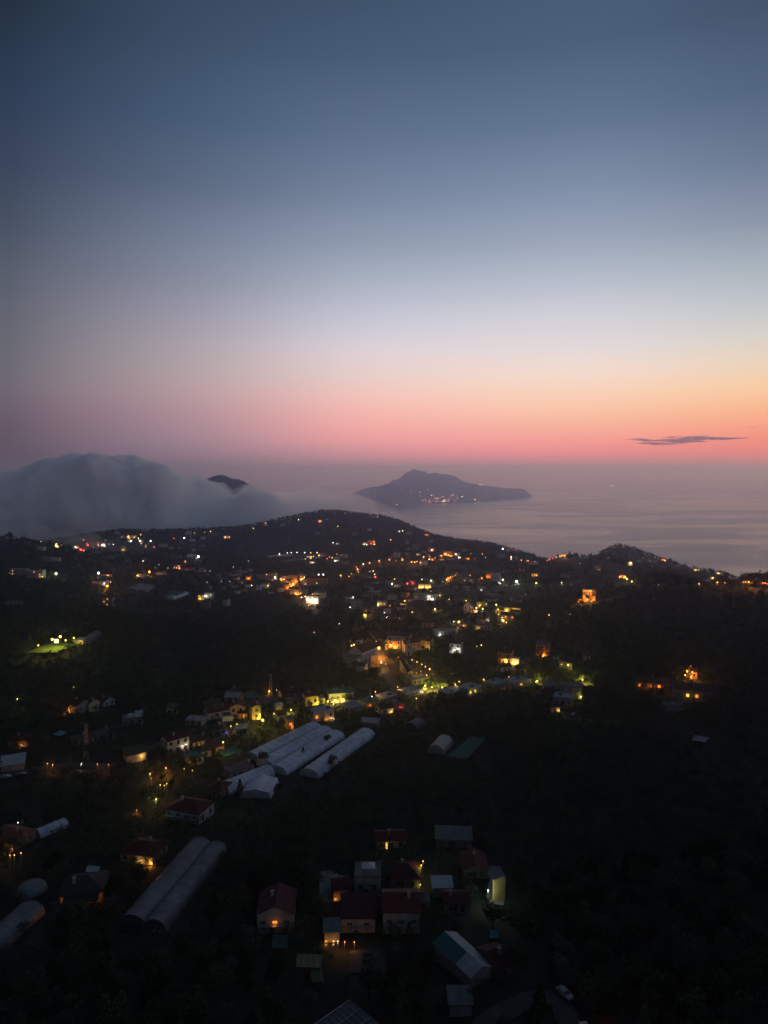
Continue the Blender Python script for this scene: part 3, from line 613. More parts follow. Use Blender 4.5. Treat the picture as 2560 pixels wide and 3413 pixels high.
Hs(1198,1266,2410,2430,7,-12,'flat','pale','dark','',[], 'low pale flat roofed shed at the far end of the long polytunnel', group=gv, name='shed', cat='shed', win=False, chim=False)
Hs(1336,1378,2189,2266,33,8,'gy','wine','cream','',[], 'long church hall with wine roof and pale cream gable end', cat='hall', name='church_hall', group='buildings round the church')
Hs(1350,1435,2246,2285,8,36,'flat','grey','dark','',[], 'low grey flat roof below the cream gable of the church hall', group='buildings round the church')
Hs(1285,1341,2127,2164,9,-10,'flat','pale','orange','',[(-.9,.55,'a',2),(-.3,.5,'a',2),(.3,.35,'a',2),(.6,.35,'a',1)], 'flat roofed block ringed with amber lamps behind the church', group='buildings round the church')
Hs(1291,1372,2105,2134,9,-14,'gx','plum','cream','',[], 'plum roofed long house behind the amber lamp block', group='buildings round the church')
Hs(1341,1402,2128,2172,8,10,'gx','tile','cream','',[], 'cream house with brown roof right of the amber lamp block', group='buildings round the church')
Hs(1347,1376,2138,2186,6,8,'gy','tile','white','',[], 'white tower like house with one dark window', group='buildings round the church')
Hs(1394,1448,2121,2168,8,-26,'gx','tile','yellow','',[(.9,.35,'y',2),(-.9,.2,'r',1)], 'yellow lit end house with brown roof right of the white tower', group='buildings round the church')
Hs(1499,1546,2132,2178,7,-20,'gx','tile','white','',[(-.2,.35,'w',2),(.6,.45,'w',2)], 'white house with two downward wall lamps on its front', group='buildings round the church')
gr = 'houses right of the church'
Hs(1662,1720,2158,2214,8,-28,'gx','dark','orange','',[(.3,.4,'a',3)], 'orange fronted house with white balcony under a big amber lamp', group=gr, extra='B')
Hs(1702,1738,2188,2216,5,-20,'flat','pale','cream','aa',[(.1,.5,'a',3)], 'brightly lit glazed annex of the orange fronted house', name='annex', cat='annex', group=gr)
Hs(1789,1842,2136,2188,8,-20,'flat','plum','orange','',[(.2,.12,'o',2)], 'square orange plaster house dimly lit from below', group=gr)
Hs(1846,1868,2190,2210,5,-10,'flat','pale','dim','',[], 'small pale house left of the yellow lit garden wall', group=gr)
Hs(1950,1968,2180,2198,5,0,'gx','dark','white','',[], 'white cottage under a dark roof on the dark right slope', group=gr)
Hs(1660,1708,2210,2238,6,20,'gx','dark','white','',[], 'white walled cottage with dark roof in the dark field', group=gr)
Hs(1872,1956,2270,2335,8,-22,'flat','grey','grey','',[(1.0,.35,'y',2)], 'tall bare concrete building with a yellow lamp on its right corner', group=gr)
Hs(1850,1926,2306,2360,8,-22,'flat','pale','dim','',[], 'pale flat roofed block stepped below the bare concrete building', group=gr)
Hs(1790,1868,2285,2348,8,32,'gx','wine','dim','',[(.5,.2,'o',1)], 'wine roofed house left of the stepped pale block', group=gr)
Hs(1816,1866,2278,2302,6,24,'shed','grey','dark','',[], 'grey tilted roof behind the wine roofed house', group=gr)
Hs(1836,1866,2354,2374,4,0,'gx','wine','dim','',[(.7,.5,'a',1)], 'tiny red roofed hut with a lamp by its door', group=gr, name='hut', cat='hut')
Hs(2303,2330,2224,2264,6,-10,'gx','tile','pink','',[(-.9,.4,'o',2)], 'pink farmhouse beside two orange lamps and a glowing bush', group='farmhouses on the right slope')
Hs(2130,2246,2258,2298,9,-16,'gx','dark','brick','oo',[(-.1,.5,'o',1)], 'low brick farmhouse with orange windows', group='farmhouses on the right slope')
Hs(2265,2420,2265,2346,10,-18,'gx','dark','dark','oy',[], 'wide dark roofed farm building with a single orange window', group='farmhouses on the right slope')
Hs(2221,2288,2345,2374,6,-10,'flat','grey','dim','',[], 'pale low ruin below the brick farmhouse', group='farmhouses on the right slope', win=False)
vill = Hs(1946,1992,1960,2004,8,-14,'flat','grey','orange','aaoa',[(-.8,.95,'o',1),(-.3,.95,'a',1),(.2,.95,'a',1),(-.7,.5,'o',2),(.1,.45,'o',1),(-.4,.1,'o',2),(.5,.1,'o',1)], 'orange villa blazing with lamps on the dark slope below the knoll', group='houses round the knoll', extra='B')
gm = 'houses of the middle village'
Hs(1379,1427,1970,2000,9,-24,'flat','grey','white','',[(-.6,.3,'p',1)], 'white cubic villa with grey roof, left half of the bright pair', group=gm)
Hs(1412,1456,1979,2003,8,-10,'flat','pale','white','www',[(0,.8,'w',2),(.5,.4,'w',2)], 'brightest white house of the middle village with lamps on two floors', group=gm)
Hs(1257,1290,2001,2020,7,-10,'flat','pale','white','oaa',[(-.7,.4,'a',2)], 'small lit house with pale flat roof and glowing verandah', group=gm)
Hs(1290,1322,1982,1999,7,0,'flat','pale','white','',[], 'unlit white box house left of the pink one', group=gm)
Hs(1336,1366,1968,1995,7,0,'gx','wine','pink','o',[(.3,.3,'r',1)], 'pink house with wine roof between white box and white villa', group=gm)
Hs(1334,1356,2004,2027,6,-16,'gx','tile','cream','',[(.3,.4,'a',3)], 'cream wall end lit by a strong lamp below the pink house', group=gm)
Hs(1394,1438,1940,1961,8,-6,'hip','tile','cream','',[(-.75,.4,'a',2),(-.25,.4,'a',2),(.35,.4,'a',2),(.8,.4,'a',2)], 'long house with four amber lamps in a line along its front', group=gm)
chap = Hs(1546,1580,2010,2043,9,-16,'gy','grey','white','',[], 'white chapel with stepped gable', name='chapel', cat='chapel', group=gm)
Hs(1570,1594,2026,2043,5,-10,'gx','wine','pink','',[(.6,.6,'a',2)], 'little red roofed house leaning on the white chapel', group=gm)
Hs(1590,1624,2002,2022,7,0,'flat','tile','yellow','',[(-.5,.3,'y',2)], 'yellow lit block behind the white chapel', group=gm)
Hs(1674,1742,2014,2040,8,-12,'gx','tile','yellow','yya',[(-.5,.4,'y',2),(.4,.4,'a',2)], 'long yellow lit house right of the glowing lane', group=gm)
Hs(1672,1724,2038,2074,9,-20,'gx','wine','dark','oo',[(-.8,.3,'a',2)], 'wine roofed house with two orange windows below the long yellow one', group=gm)
Hs(1445,1520,2094,2118,9,10,'flat','pale','dim','',[(-.5,.3,'w',2)], 'wide pale flat roofed bungalow with a small upper room', group=gm, chim=False)
Hs(1465,1494,2084,2101,6,10,'flat','tile','cream','',[], 'cream upper room set on the wide pale bungalow', group=gm, name='upper_room', cat='room', chim=False)
Hs(1589,1623,2054,2079,7,-14,'gx','tile','pink','',[], 'pink house with brown roof and two dark windows below the chapel', group=gm)
Hs(1620,1635,2058,2074,4,-14,'flat','pale','white','w',[], 'small lit white box beside the pink brown roofed house', group=gm)
Hs(1576,1644,2076,2102,8,-10,'flat','plum','dim','',[(-.4,.5,'a',1)], 'low house with plum flat roof and white tanks', group=gm)
Hs(1533,1580,2072,2098,7,10,'flat','plum','brick','',[(-.6,.7,'a',1)], 'brick house with plum roof left of the white tanks', group=gm)
Hs(1170,1208,1998,2027,8,0,'flat','grey','dim','',[], 'grey box house with dark roof and wide drive', group=gm)
Hs(1226,1270,1968,1992,8,-6,'flat','pale','dim','',[], 'long pale block at the left end of the middle village', group=gm)
Hs(1150,1180,1991,2007,6,8,'shed','pale','dim','',[], 'pale sloping roof left of the grey box house', group=gm)
Hs(1205,1243,2025,2042,7,0,'flat','grey','brick','o',[(.9,.4,'o',1)], 'low brick house with orange lamps at its right end', group=gm)
Hs(1592,1622,1955,1972,7,-10,'shed','pale','dim','w',[(-.2,.5,'w',1)], 'pale roofed cottage with one white lamp', group=gm)
Hs(1616,1646,1962,1983,7,-20,'gx','grey','white','',[], 'unlit house with white gable right of the pale roofed cottage', group=gm)
Hs(1366,1384,1930,1948,6,0,'gx','wine','pink','r',[(0,.4,'r',2)], 'house with a red lit front', group=gm)
Hs(1430,1448,1933,1945,6,0,'gx','grey','dim','',[], 'grey gable house behind the four lamp house', group=gm)
Hs(1620,1640,1909,1928,6,-10,'flat','tile','orange','oo',[(0,.5,'o',2)], 'orange house beside the tall pale block', group=gm)
Hs(1640,1671,1906,1945,7,-16,'flat','grey','white','w',[(.8,.1,'w',1)], 'tall pale block with a lamp at its foot', group=gm)
Hs(1484,1506,1922,1936,6,16,'gx','wine','orange','o',[(-.4,.4,'o',2)], 'orange lit house at the start of the red glowing lane', group=gm)
gl = 'houses of the orange lit left village'
Hs(884,912,1908,1934,8,0,'flat','wine','pink','w',[], 'pink three storey block', group=gl)
Hs(910,923,1907,1930,6,-6,'flat','tile','cream','',[(.2,.3,'w',3)], 'narrow cream tower house with a white lamp at its foot', group=gl)
Hs(896,910,1922,1939,6,-10,'gx','grey','white','',[], 'small white gable in front of the pink three storey block', group=gl)
Hs(936,967,1913,1942,8,-14,'gx','tile','orange','o',[(-.8,.3,'o',2),(.3,.9,'o',1)], 'orange gabled house at the left end of the glowing street', group=gl)
Hs(952,974,1930,1956,7,-20,'gx','tile','cream','o',[(.7,.4,'o',2)], 'cream house glowing orange in the street bend', group=gl)
Hs(970,994,1914,1950,8,-10,'flat','tile','orange','oo',[(-.3,.15,'o',3),(.6,.5,'o',2)], 'tall orange house in the middle of the glowing street', group=gl)
Hs(1000,1014,1916,1934,6,0,'flat','tile','orange','o',[(-.2,.3,'a',3)], 'narrow orange house beside the long wine roof', group=gl)
Hs(1022,1091,1920,1954,9,-4,'gx','wine','brick','w',[], 'long convent like building with a wine roof', group=gl)
Hs(1005,1023,1931,1951,6,0,'flat','pale','white','w',[], 'white box in front of the narrow orange house', group=gl)
Hs(941,962,1943,1966,6,24,'gx','tile','orange','',[(.6,.5,'o',2)], 'orange walled house below the cream one in the street bend', group=gl)
Hs(964,1002,1956,1983,8,-18,'gx','wine','cream','o',[(.4,.3,'o',2),(.8,.3,'o',2)], 'cream house under wine roof lit by lower street lamps', group=gl)
Hs(998,1024,1962,1981,7,-14,'gx','tile','dim','',[(-.6,.3,'a',2)], 'dim brown roofed house right of the cream wine roofed one', group=gl)
Hs(1046,1086,1969,1995,8,-14,'gx','grey','white','',[(-.9,.4,'a',2)], 'white building with twin gables above the bright bar', group=gl)
bar = Hs(1019,1066,1982,2014,9,-14,'flat','grey','cream','wwa',[(-.8,.6,'w',3),(-.2,.4,'w',3),(.5,.6,'w',4),(.1,.1,'a',3),(.8,.2,'a',3)], 'bar with the brightest white lamps of the left village', group=gl, name='bar', cat='bar')
Hs(871,896,1940,1961,7,-10,'gx','tile','white','',[(.9,.5,'w',1)], 'white house with brown roof left of the lane junction', group=gl)
Hs(853,869,1948,1968,6,0,'flat','grey','white','',[(.9,.2,'b',1)], 'white box at the left edge of the orange village', group=gl)
Hs(859,882,1913,1932,7,6,'flat','grey','dim','',[], 'grey block left of the pink three storey block', group=gl)
Hs(807,820,1959,1972,5,-14,'gx','wine','pink','',[], 'solitary pink cottage among trees', group=gl)
Hs(820,836,1918,1934,5,0,'gx','tile','orange','oo',[(0,.4,'o',3)], 'house with a big round orange glow before it', group=gl)
Hs(760,782,1905,1916,7,0,'flat','tile','pink','',[], 'flat pink house above the terraced gardens', group=gl)
gf = 'houses scattered over the left hills'
Hs(576,602,1881,1896,7,-8,'flat','wine','orange','www',[(.9,.2,'o',3)], 'red orange house with three bright windows', group=gf)
Hs(604,650,1887,1903,7,0,'gx','wine','pink','',[(-.2,.4,'r',1)], 'long pink house in the glow of the red orange one', group=gf)
Hs(624,652,1846,1858,7,0,'flat','pale','white','',[], 'white flat house beside a tall white lamp', group=gf)
Hs(581,603,1850,1860,6,6,'gx','grey','dim','',[], 'dim grey house left of the white flat one', group=gf)
Hs(531,556,1812,1824,7,0,'flat','pale','white','',[], 'long white house at the foot of the wooded ridge', group=gf)
Hs(619,638,1770,1782,6,-6,'flat','pale','white','',[], 'white two storey house right at the end of the wooded ridge', group=gf)
Hs(668,683,1788,1799,6,-10,'flat','pale','white','',[], 'unlit white house below the gap in the ridge', group=gf)
Hs(745,766,1783,1796,6,0,'gx','tile','white','oo',[(-.4,.6,'a',2),(.9,.6,'o',2)], 'white house with a pair of orange lamps on the bare slope', group=gf)
Hs(706,724,1776,1784,6,0,'gx','tile','dim','',[], 'dim brown roofed house on the gap', group=gf)
Hs(630,650,1795,1806,6,0,'gx','pale','white','p',[], 'white gable with a pink lit window', group=gf)
Hs(664,681,1893,1906,6,0,'flat','pale','white','',[], 'white cube above the olive terraces', group=gf)
Hs(454,483,1908,1926,7,-28,'gx','wine','white','',[(-.95,.5,'a',3)], 'white house with a large yellow lamp on its left', group=gf)
Hs(520,552,1906,1916,6,8,'gx','pale','white','',[], 'low white house right of a tall orange lamp', group=gf)
Hs(659,678,1978,1999,6,0,'gx','tile','yellow','aa',[(0,.3,'a',2)], 'amber lit small house on the edge of the valley wood', group=gf)
Hs(680,710,1974,1997,7,-10,'flat','pale','white','w',[(-.5,.6,'w',2)], 'white house with lamp and terraces on the valley edge', group=gf)
Hs(674,698,2000,2030,6,0,'flat','plum','brick','',[], 'square slatted brick ruin below the valley edge houses', group=gf, win=False)
Hs(741,766,1994,2021,6,-34,'gx','dark','white','',[], 'white gable house with dark roof at the valley edge', group=gf)
Hs(120,147,1818,1835,7,-10,'hip','wine','white','',[], 'white house with wine pagoda like roof on the far left crest', group=gf)
Hs(139,170,1856,1873,6,-6,'flat','pale','dim','',[], 'left one of two pale villas on the left hillside', group=gf)
Hs(172,199,1857,1872,6,-6,'flat','pale','white','',[], 'brighter right one of two pale villas on the left hillside', group=gf)
Hs(30,91,1894,1918,8,-4,'flat','pale','dim','aa',[(-1.0,.4,'o',1)], 'upper left half of the big pale edged block', group=gf)
Hs(84,143,1899,1927,8,-4,'flat','pale','dim','aaa',[(1.0,.2,'a',2)], 'right half of the big pale edged block with lamp at its corner', group=gf)
Hs(297,357,1929,1949,8,-20,'gx','dark','white','r',[(.95,.5,'w',2)], 'long white house with arched windows and a lit gable end', group=gf)
Hs(340,376,1987,2020,7,-6,'flat','wine','dim','aaa',[], 'square villa with a row of amber windows', group=gf)
Hs(14,66,2003,2019,7,10,'gx','grey','dim','',[(-.6,.3,'o',1)], 'low grey roof with an orange lamp at the left edge', group=gf)
Hs(335,371,1910,1920,6,4,'gx','wine','pink','',[(.3,.3,'a',2)], 'low pink house beside a tall white lamp', group=gf)
Hs(218,282,2322,2382,9,-26,'gx','wine','dim','',[(-1.0,.2,'o',3)], 'wine roofed farmhouse with a fiery orange light before it', group='farmhouses in the left valley')
Hs(276,320,2326,2375,6,-40,'gx','plum','cream','y',[], 'gable with a yellow lit window joined to the wine roofed farmhouse', group='farmhouses in the left valley')
Hs(320,370,2334,2356,7,-34,'gx','dark','white','',[], 'dark roof with a bright white gable end', group='farmhouses in the left valley')
dome = Hs(391,470,2384,2418,8,20,'flat','grey','dim','',[], 'house with a white dome and a tilted white canopy on its roof', group='farmhouses in the left valley', chim=False)
Hs(397,478,2484,2545,6,34,'shed','tile','cream','',[(.4,.7,'a',1)], 'cream walled barn with red lean-to beside the lower road', group='farmhouses in the left valley', name='barn', cat='barn', win=False)
Hs(-20,66,2536,2575,7,24,'shed','white','dim','',[], 'white tilted sheet roof above the lit road at the left edge', group='farmhouses in the left valley', name='shed', cat='shed', win=False)
Hs(18,88,2454,2490,7,10,'hip','red','dark','',[(.4,.3,'o',1)], 'red hipped roof with a small orange light under its eave', group='farmhouses in the left valley')
Hs(220,300,2460,2490,6,30,'gx','tile','dim','',[], 'long dim brown roof behind the tall lattice mast', group='farmhouses in the left valley')
Hs(300,372,2440,2470,6,30,'gx','plum','dim','',[], 'plum roof with small white dome right of the tall lattice mast', group='farmhouses in the left valley')
gh = 'houses on the far central hill'
Hs(1032,1049,1694,1703,7,0,'flat','tile','white','www',[(0,.5,'p',2)], 'bright pinkish lit house on the hill crest beside an umbrella pine', group=gh)
Hs(1112,1130,1699,1706,7,0,'flat','pale','white','www',[(-.3,.5,'w',2)], 'bright white lit house just under the hill top', group=gh)
Hs(1244,1262,1718,1727,6,0,'gx','grey','dim','y',[(.6,.5,'y',1)], 'grey house with a green yellow lamp on the right shoulder of the hill', group=gh)
Hs(1058,1075,1731,1740,6,0,'gx','wine','orange','ooo',[(0,.4,'o',3)], 'red orange glowing house alone in the middle of the hill', group=gh)
Hs(1082,1093,1729,1734,5,0,'flat','pale','white','',[], 'white unlit house right of the red orange glow', group=gh)
Hs(935,948,1746,1752,5,0,'gx','pale','white','',[], 'white cottage above the dark hill wood', group=gh)
Hs(876,889,1740,1752,6,0,'flat','tile','orange','wo',[(.5,.8,'w',1)], 'orange house with white lamps on the left hill flank', group=gh)
Hs(1050,1064,1773,1782,5,0,'gx','pale','dim','',[], 'pale house beside the ploughed terraces', group=gh)
Hs(1119,1134,1808,1816,5,0,'flat','grey','dim','w',[(-.6,.5,'w',1)], 'dim house with one lamp above the string of white lamps', group=gh)
Hs(1207,1226,1807,1817,6,0,'flat','pale','white','ww',[(-.3,.4,'a',2),(.6,.2,'w',2)], 'low white lit wing of the red and orange hotel', group=gh)
Hs(1225,1252,1800,1817,7,0,'flat','grey','orange','oroa',[(.6,.8,'o',2),(-.2,.4,'r',2),(.7,.2,'a',2)], 'hotel with red and orange lit balconies on the hill flank', name='hotel', cat='hotel', group=gh)
Hs(1114,1130,1853,1866,6,-14,'flat','grey','white','',[], 'white two storey house right of the string of white lamps', group=gh)
Hs(1138,1159,1848,1859,6,8,'shed','pale','dim','y',[], 'pale roofed house at the end of the lamp terrace', group=gh)
Hs(1022,1039,1851,1859,6,0,'flat','grey','yellow','www',[(.9,.5,'a',2)], 'brightly lit low house in the middle of the lamp terrace', group=gh)
Hs(1061,1086,1842,1856,6,0,'flat','grey','dim','w',[(-.8,.5,'a',2)], 'dim grey house behind the lamp terrace', group=gh)
Hs(1129,1163,1869,1882,6,0,'flat','grey','dim','',[], 'wide grey unlit house below the lamp terrace', group=gh)
gs = 'houses on the slope above the sea'
Hs(1414,1430,1777,1786,6,0,'gx','tile','orange','oo',[(0,.4,'o',2)], 'orange house, left one of the pair high on the sea slope', group=gs)
Hs(1428,1447,1771,1782,6,0,'gx','tile','pink','wo',[(-.7,.5,'w',2),(.4,.5,'o',2)], 'pink lit house, right one of the pair high on the sea slope', group=gs)
Hs(1461,1479,1779,1786,6,0,'flat','grey','yellow','y',[(0,.5,'y',1)], 'yellowish lit house near the wooded crest', group=gs)
Hs(1374,1401,1812,1833,7,-10,'flat','grey','dim','',[], 'tall grey unlit apartment block', group=gs, name='apartment_block', cat='apartment block')
Hs(1311,1334,1839,1859,7,-16,'gx','grey','white','',[], 'white stepped house left of the orange glow', group=gs)
Hs(1427,1449,1826,1838,7,-6,'flat','grey','pink','oo',[(.2,.5,'p',3)], 'pink house with bright lamps above the orange palazzo', group=gs)
Hs(1477,1500,1836,1853,7,-6,'flat','tile','orange','aoo',[(-.3,.4,'a',3),(.6,.2,'o',3)], 'bright orange palazzo, biggest glow on the sea slope', group=gs)
Hs(1498,1512,1836,1857,7,-6,'flat','grey','orange','o',[(-.3,.2,'o',3)], 'church like orange tower beside the palazzo', group=gs)
Hs(1514,1533,1841,1853,6,0,'flat','grey','white','w',[(-.4,.6,'w',2)], 'white house with a white lamp right of the palazzo', group=gs)
Hs(1400,1428,1865,1886,7,-16,'flat','grey','white','oo',[(-.9,.6,'p',2)], 'white block with two orange windows beside the glowing orange bank', group=gs)
Hs(1387,1401,1842,1852,6,0,'flat','grey','white','aw',[(-.3,.4,'a',1)], 'small white house with amber window', group=gs)
Hs(1552,1568,1856,1864,6,0,'gx','tile','orange','oo',[(.1,.5,'o',2)], 'orange windowed house right below the sea slope wood', group=gs)
Hs(1656,1684,1844,1859,7,-20,'gx','grey','dim','',[], 'grey gable house alone on the dark sea slope', group=gs)
Hs(1772,1792,1846,1857,6,0,'gx','grey','white','',[(.1,1.1,'w',1)], 'white cottage left of the red lamps on the coast crest', group=gs)
Hs(1984,2004,1886,1901,6,-8,'flat','pale','white','',[(.4,.1,'o',2)], 'white house with a red lamp below it on the back of the knoll', group='houses round the knoll')
Hs(2064,2086,1913,1926,7,0,'flat','tile','orange','oo',[(-.9,.4,'a',2),(.7,.5,'a',2),(.9,.2,'a',2)], 'orange house with three amber lamps on the right flank of the knoll', group='houses round the knoll')
Hs(1772,1796,1908,1922,6,-10,'flat','tile','orange','aao',[(.5,.3,'a',2)], 'amber lit house on the left flank of the knoll', group='houses round the knoll')
gb = 'houses on the coast ridge'
Hs(2095,2110,1872,1888,6,-8,'gx','grey','white','',[(.1,1.05,'a',3)], 'white house with a large pale lamp above it on the coast ridge', group=gb)
Hs(2155,2172,1862,1872,6,0,'flat','grey','dim','',[(.3,.3,'a',1)], 'dim house below the coast umbrella pines', group=gb)
Hs(2203,2218,1859,1870,6,0,'gx','tile','orange','oa',[(-.2,.6,'o',2),(.8,.2,'a',2)], 'orange lit house right of the coast umbrella pines', group=gb)
Hs(2312,2332,1894,1903,6,0,'flat','pale','cream','ww',[(-.3,.5,'a',2)], 'cream lit house half way down the coast ridge', group=gb)
Hs(2388,2406,1897,1905,6,0,'flat','tile','cream','w',[(-.2,.6,'a',2)], 'small house with one pale lamp low on the coast ridge', group=gb)
Hs(2368,2380,1921,1930,5,0,'gx','tile','cream','a',[(0,.6,'a',2)], 'cottage with amber lamp just above the dark near crest', group=gb)
# the village half swallowed by the fog
gq = 'houses of the village in the fog'
for (a, b, c, d_, rf, wl, li, la, lb) in [
 (183,194,1780,1791,'gx','white','wa',[(0,.5,'a',3)],'lit white house at the tip of the fog ridge'),
 (268,282,1792,1801,'gx','pink','r',[(.5,.2,'o',2)],'pink house with red light on the fog ridge'),
 (299,314,1803,1823,'flat','dim','',[(.7,.1,'y',2)],'tall grey block in the fog with a yellow lamp'),
 (316,330,1805,1822,'flat','dim','rr',[],'grey block in the fog with two red lights'),
 (335,353,1808,1824,'flat','dim','ww',[(-.2,.4,'p',3),(.6,.4,'w',2)],'block in the fog with a bright pinkish lamp pair'),
 (355,374,1798,1816,'flat','dim','w',[],'wide grey block at the right end of the fog village'),
 (246,262,1818,1829,'flat','cream','y',[(0,.5,'g',2)],'cream house with greenish lamps on the fog edge'),
 (262,284,1820,1838,'gx','pink','r',[(-.4,.4,'r',3),(.6,.2,'p',2)],'house with a big crimson light on the fog edge'),
 (403,418,1818,1836,'flat','yellow','yyy',[(0,.2,'y',2)],'house with rows of yellow windows below the fog village'),
 (383,396,1770,1781,'flat','white','',[],'white cube on the wooded ridge above the fog village'),
 (400,413,1782,1793,'gx','white','w',[],'white gabled house under the wooded ridge'),
 (421,434,1781,1794,'gx','orange','wa',[(.1,.5,'a',3)],'orange house with the brightest lamp of the ridge row'),
 (436,454,1781,1795,'gx','orange','oa',[(.3,.4,'a',2)],'orange house right of the brightest ridge lamp'),
 (462,478,1797,1808,'gx','pink','w',[(-.3,.6,'w',3)],'pink house with a strong white lamp below the ridge row'),
 (425,442,1796,1806,'flat','dim','w',[(.3,.4,'w',3)],'dim house with a white lamp below the orange pair')]:
    Hs(a, b, c, d_, 6, 0, rf, 'grey' if rf == 'flat' else 'tile', wl, li, la, lb, group=gq)
# small unlit houses that look the same
def tiny(pts, label, group):
    for k, (u, v) in enumerate(pts):
        r = random.Random(u); Hs(u-r.uniform(5, 8), u+r.uniform(5, 8), v-r.uniform(4, 6), v+4, 5, r.choice((-12, 0, 10)), r.choice(('flat', 'gx')), r.choice(('pale', 'grey')), r.choice(('white', 'dim')), '', [], label, group=group)
tiny([(505,1811),(603,1807),(640,1816),(675,1819),(482,1768),(365,1766),(645,1833),(570,1827),(326,1842),(420,1870),(480,1865)], 'tiny unlit pale house on the slope below the wooded ridge', 'tiny unlit houses below the ridge')
tiny([(690,1916),(728,1920),(745,1962),(795,1913),(735,1930),(770,1948),(815,1907),(835,1900),(700,1960),(798,1938),(560,1990),(600,1985)], 'tiny unlit house among the terraces left of the orange village', 'tiny unlit houses on the terraces')
tiny([(1230,1765),(1330,1772),(1365,1778),(1358,1810),(1438,1806),(1550,1835),(1498,1786),(1720,1860),(1355,1803),(1300,1860),(1240,1830),(1180,1780)], 'tiny unlit house on the far central hill or sea slope', 'tiny unlit houses on the far hill')
tiny([(1390,1915),(1420,1932),(1535,1925),(1550,1932),(1570,1935),(1470,1955),(1520,1962),(1560,1960),(1575,1940),(1655,1975),(1710,1998),(1740,1992)], 'tiny unlit house of the middle village', 'tiny unlit houses of the middle village')
tiny([(1880,1920),(1895,1925),(1905,1950),(2130,1870),(2185,1872),(2360,1935),(2450,1925)], 'tiny unlit house round the knoll and the coast ridge', 'tiny unlit houses round the knoll')

rv = random.Random(41)
def belt(n, u0, u1, v0, v1, label, group):
    got = []
    while len(got) < n:
        u, v = rv.uniform(u0, u1), rv.uniform(v0, v1); p = hit(u, v)
        if any(abs(u-a) < 15 and abs(v-b) < 8 for a, b in got) or any((p.x-x)**2+(p.y-y)**2 < (r+7)**2 for x, y, r in PADS): continue
        got.append((u, v)); k = F/p.y; r = rv.uniform(3.6, 5.6)
        Hs(u-r*k, u+r*k, v-rv.uniform(4.4, 7)*k, v, rv.uniform(6, 8), rv.choice((-26, -10, 12, 30)), rv.choice(('flat', 'gx', 'gx', 'hip')), rv.choice(('pale', 'tile', 'wine', 'tile')), rv.choice(('white', 'dim', 'cream', 'pink')), '', [], label, group=group)
belt(13, 770, 1010, 1905, 1985, 'small dim house packed in the dense part of the orange lit village', 'packed houses of the orange village')
belt(12, 1160, 1400, 1925, 2060, 'small dim house in the dense left part of the middle village', 'packed houses of the middle village, left')
belt(12, 1400, 1740, 1945, 2110, 'small dim house in the dense right part of the middle village', 'packed houses of the middle village, right')
belt(8, 1290, 1520, 1830, 1880, 'small dim house packed round the orange palazzo', 'packed houses of the sea slope')
belt(8, 560, 960, 2325, 2470, 'small dim house packed along the lit lane of the near village', 'packed houses of the near village')

# ------------------------------------------------------------------ church, barn and other special buildings
def box3(root, name, m, *a): return MB().box(*a).build(name, m, root)
ch = Hs(1183,1237,2146,2222,20,-32,'gy','red','white','',[(.2,.6,'o',1)], 'white church with red brown gable roof and small bell tower', name='church', cat='church', win=False, chim=False, W=11.5, Hh=10.5, rise_=4.4)
w_, d_, h_ = ch['ww'], ch['dd'], ch['hh']
ap = box3(ch, 'apse', WALL['white'], -w_*.5-7, -w_*.5-.02, -d_*.5+1, d_*.2, -4, h_*.62)
box3(ch, 'apse_roof', ROOF['grey'], -w_*.5-7.3, -w_*.5-.01, -d_*.5+.7, d_*.2+.3, h_*.62+.003, h_*.62+.3)
box3(ch, 'chancel', WALL['white'], -w_*.48, w_*.42, -d_*.5-5, -d_*.5-.02, -4, h_*.7)
cr_ = roof_mesh('shed', w_*.92, 5, h_*.7, .3).build('chancel_roof', ROOF['grey'], ch); cr_.location = (-w_*.03, -d_*.5-2.6, 0)
wall_window(ch, 'F', -w_*.2, h_*.5, 1.2, 1.2, w_, d_+10.1, M_GLASS, True)
for k in range(3):
    add_box_part(ch, 'buttress', WALL['white'], w_*.5+.003, w_*.5+1.3, -d_*.5+3+k*5.5, -d_*.5+4.2+k*5.5, -4, h_*.8)
    wall_window(ch, 'R', -d_*.5+6+k*5.3, h_*.75, 1.1, 1.8, w_, d_, M_GLASS, False)
bt = MB().box(-w_*.5-3.2, -w_*.5-.03, d_*.22, d_*.22+3.2, -4, h_+4.5).build('bell_tower', WALL['white'], ch)
MB().add([(-w_*.5-3.4, d_*.22-.2, h_+4.503), (-w_*.5+.15, d_*.22-.2, h_+4.503), (-w_*.5+.15, d_*.22+3.4, h_+4.503), (-w_*.5-3.4, d_*.22+3.4, h_+4.503), (-w_*.5-1.6, d_*.22+1.6, h_+6.4)], [(0,3,2,1),(0,1,4),(1,2,4),(2,3,4),(3,0,4)]).build('spire', ROOF['tile'], bt)
box3(ch, 'bell_opening', M_GLASS, -w_*.5-2.2, -w_*.5-1.0, d_*.22-.05, d_*.22-.004, h_+1.6, h_+3.6)
cv = MB().box(-.1, .1, -.1, .1, 0, 1.6).box(-.5, .5, -.1, .1, .9, 1.1).build('cross', M_METAL, ch); cv.location = (0, -d_*.5+.2, h_+4.6)
Hs(1188,1226,2206,2238,6,-24,'gx','tile','white','',[], 'small white sacristy with brown roof at the foot of the church', name='sacristy', cat='sacristy', win=False, chim=False)
# stepped belfry gable of the chapel
w_, d_, h_ = chap['ww'], chap['dd'], chap['hh']
bg_ = MB()
for k in range(4): bg_.box(-w_*.5+k*w_*.1, w_*.5-k*w_*.1, -d_*.5-.35, -d_*.5-.01, h_+k*1.1-.5, h_+k*1.1+.6-.002)
bg_.build('belfry_gable', WALL['white'], chap)
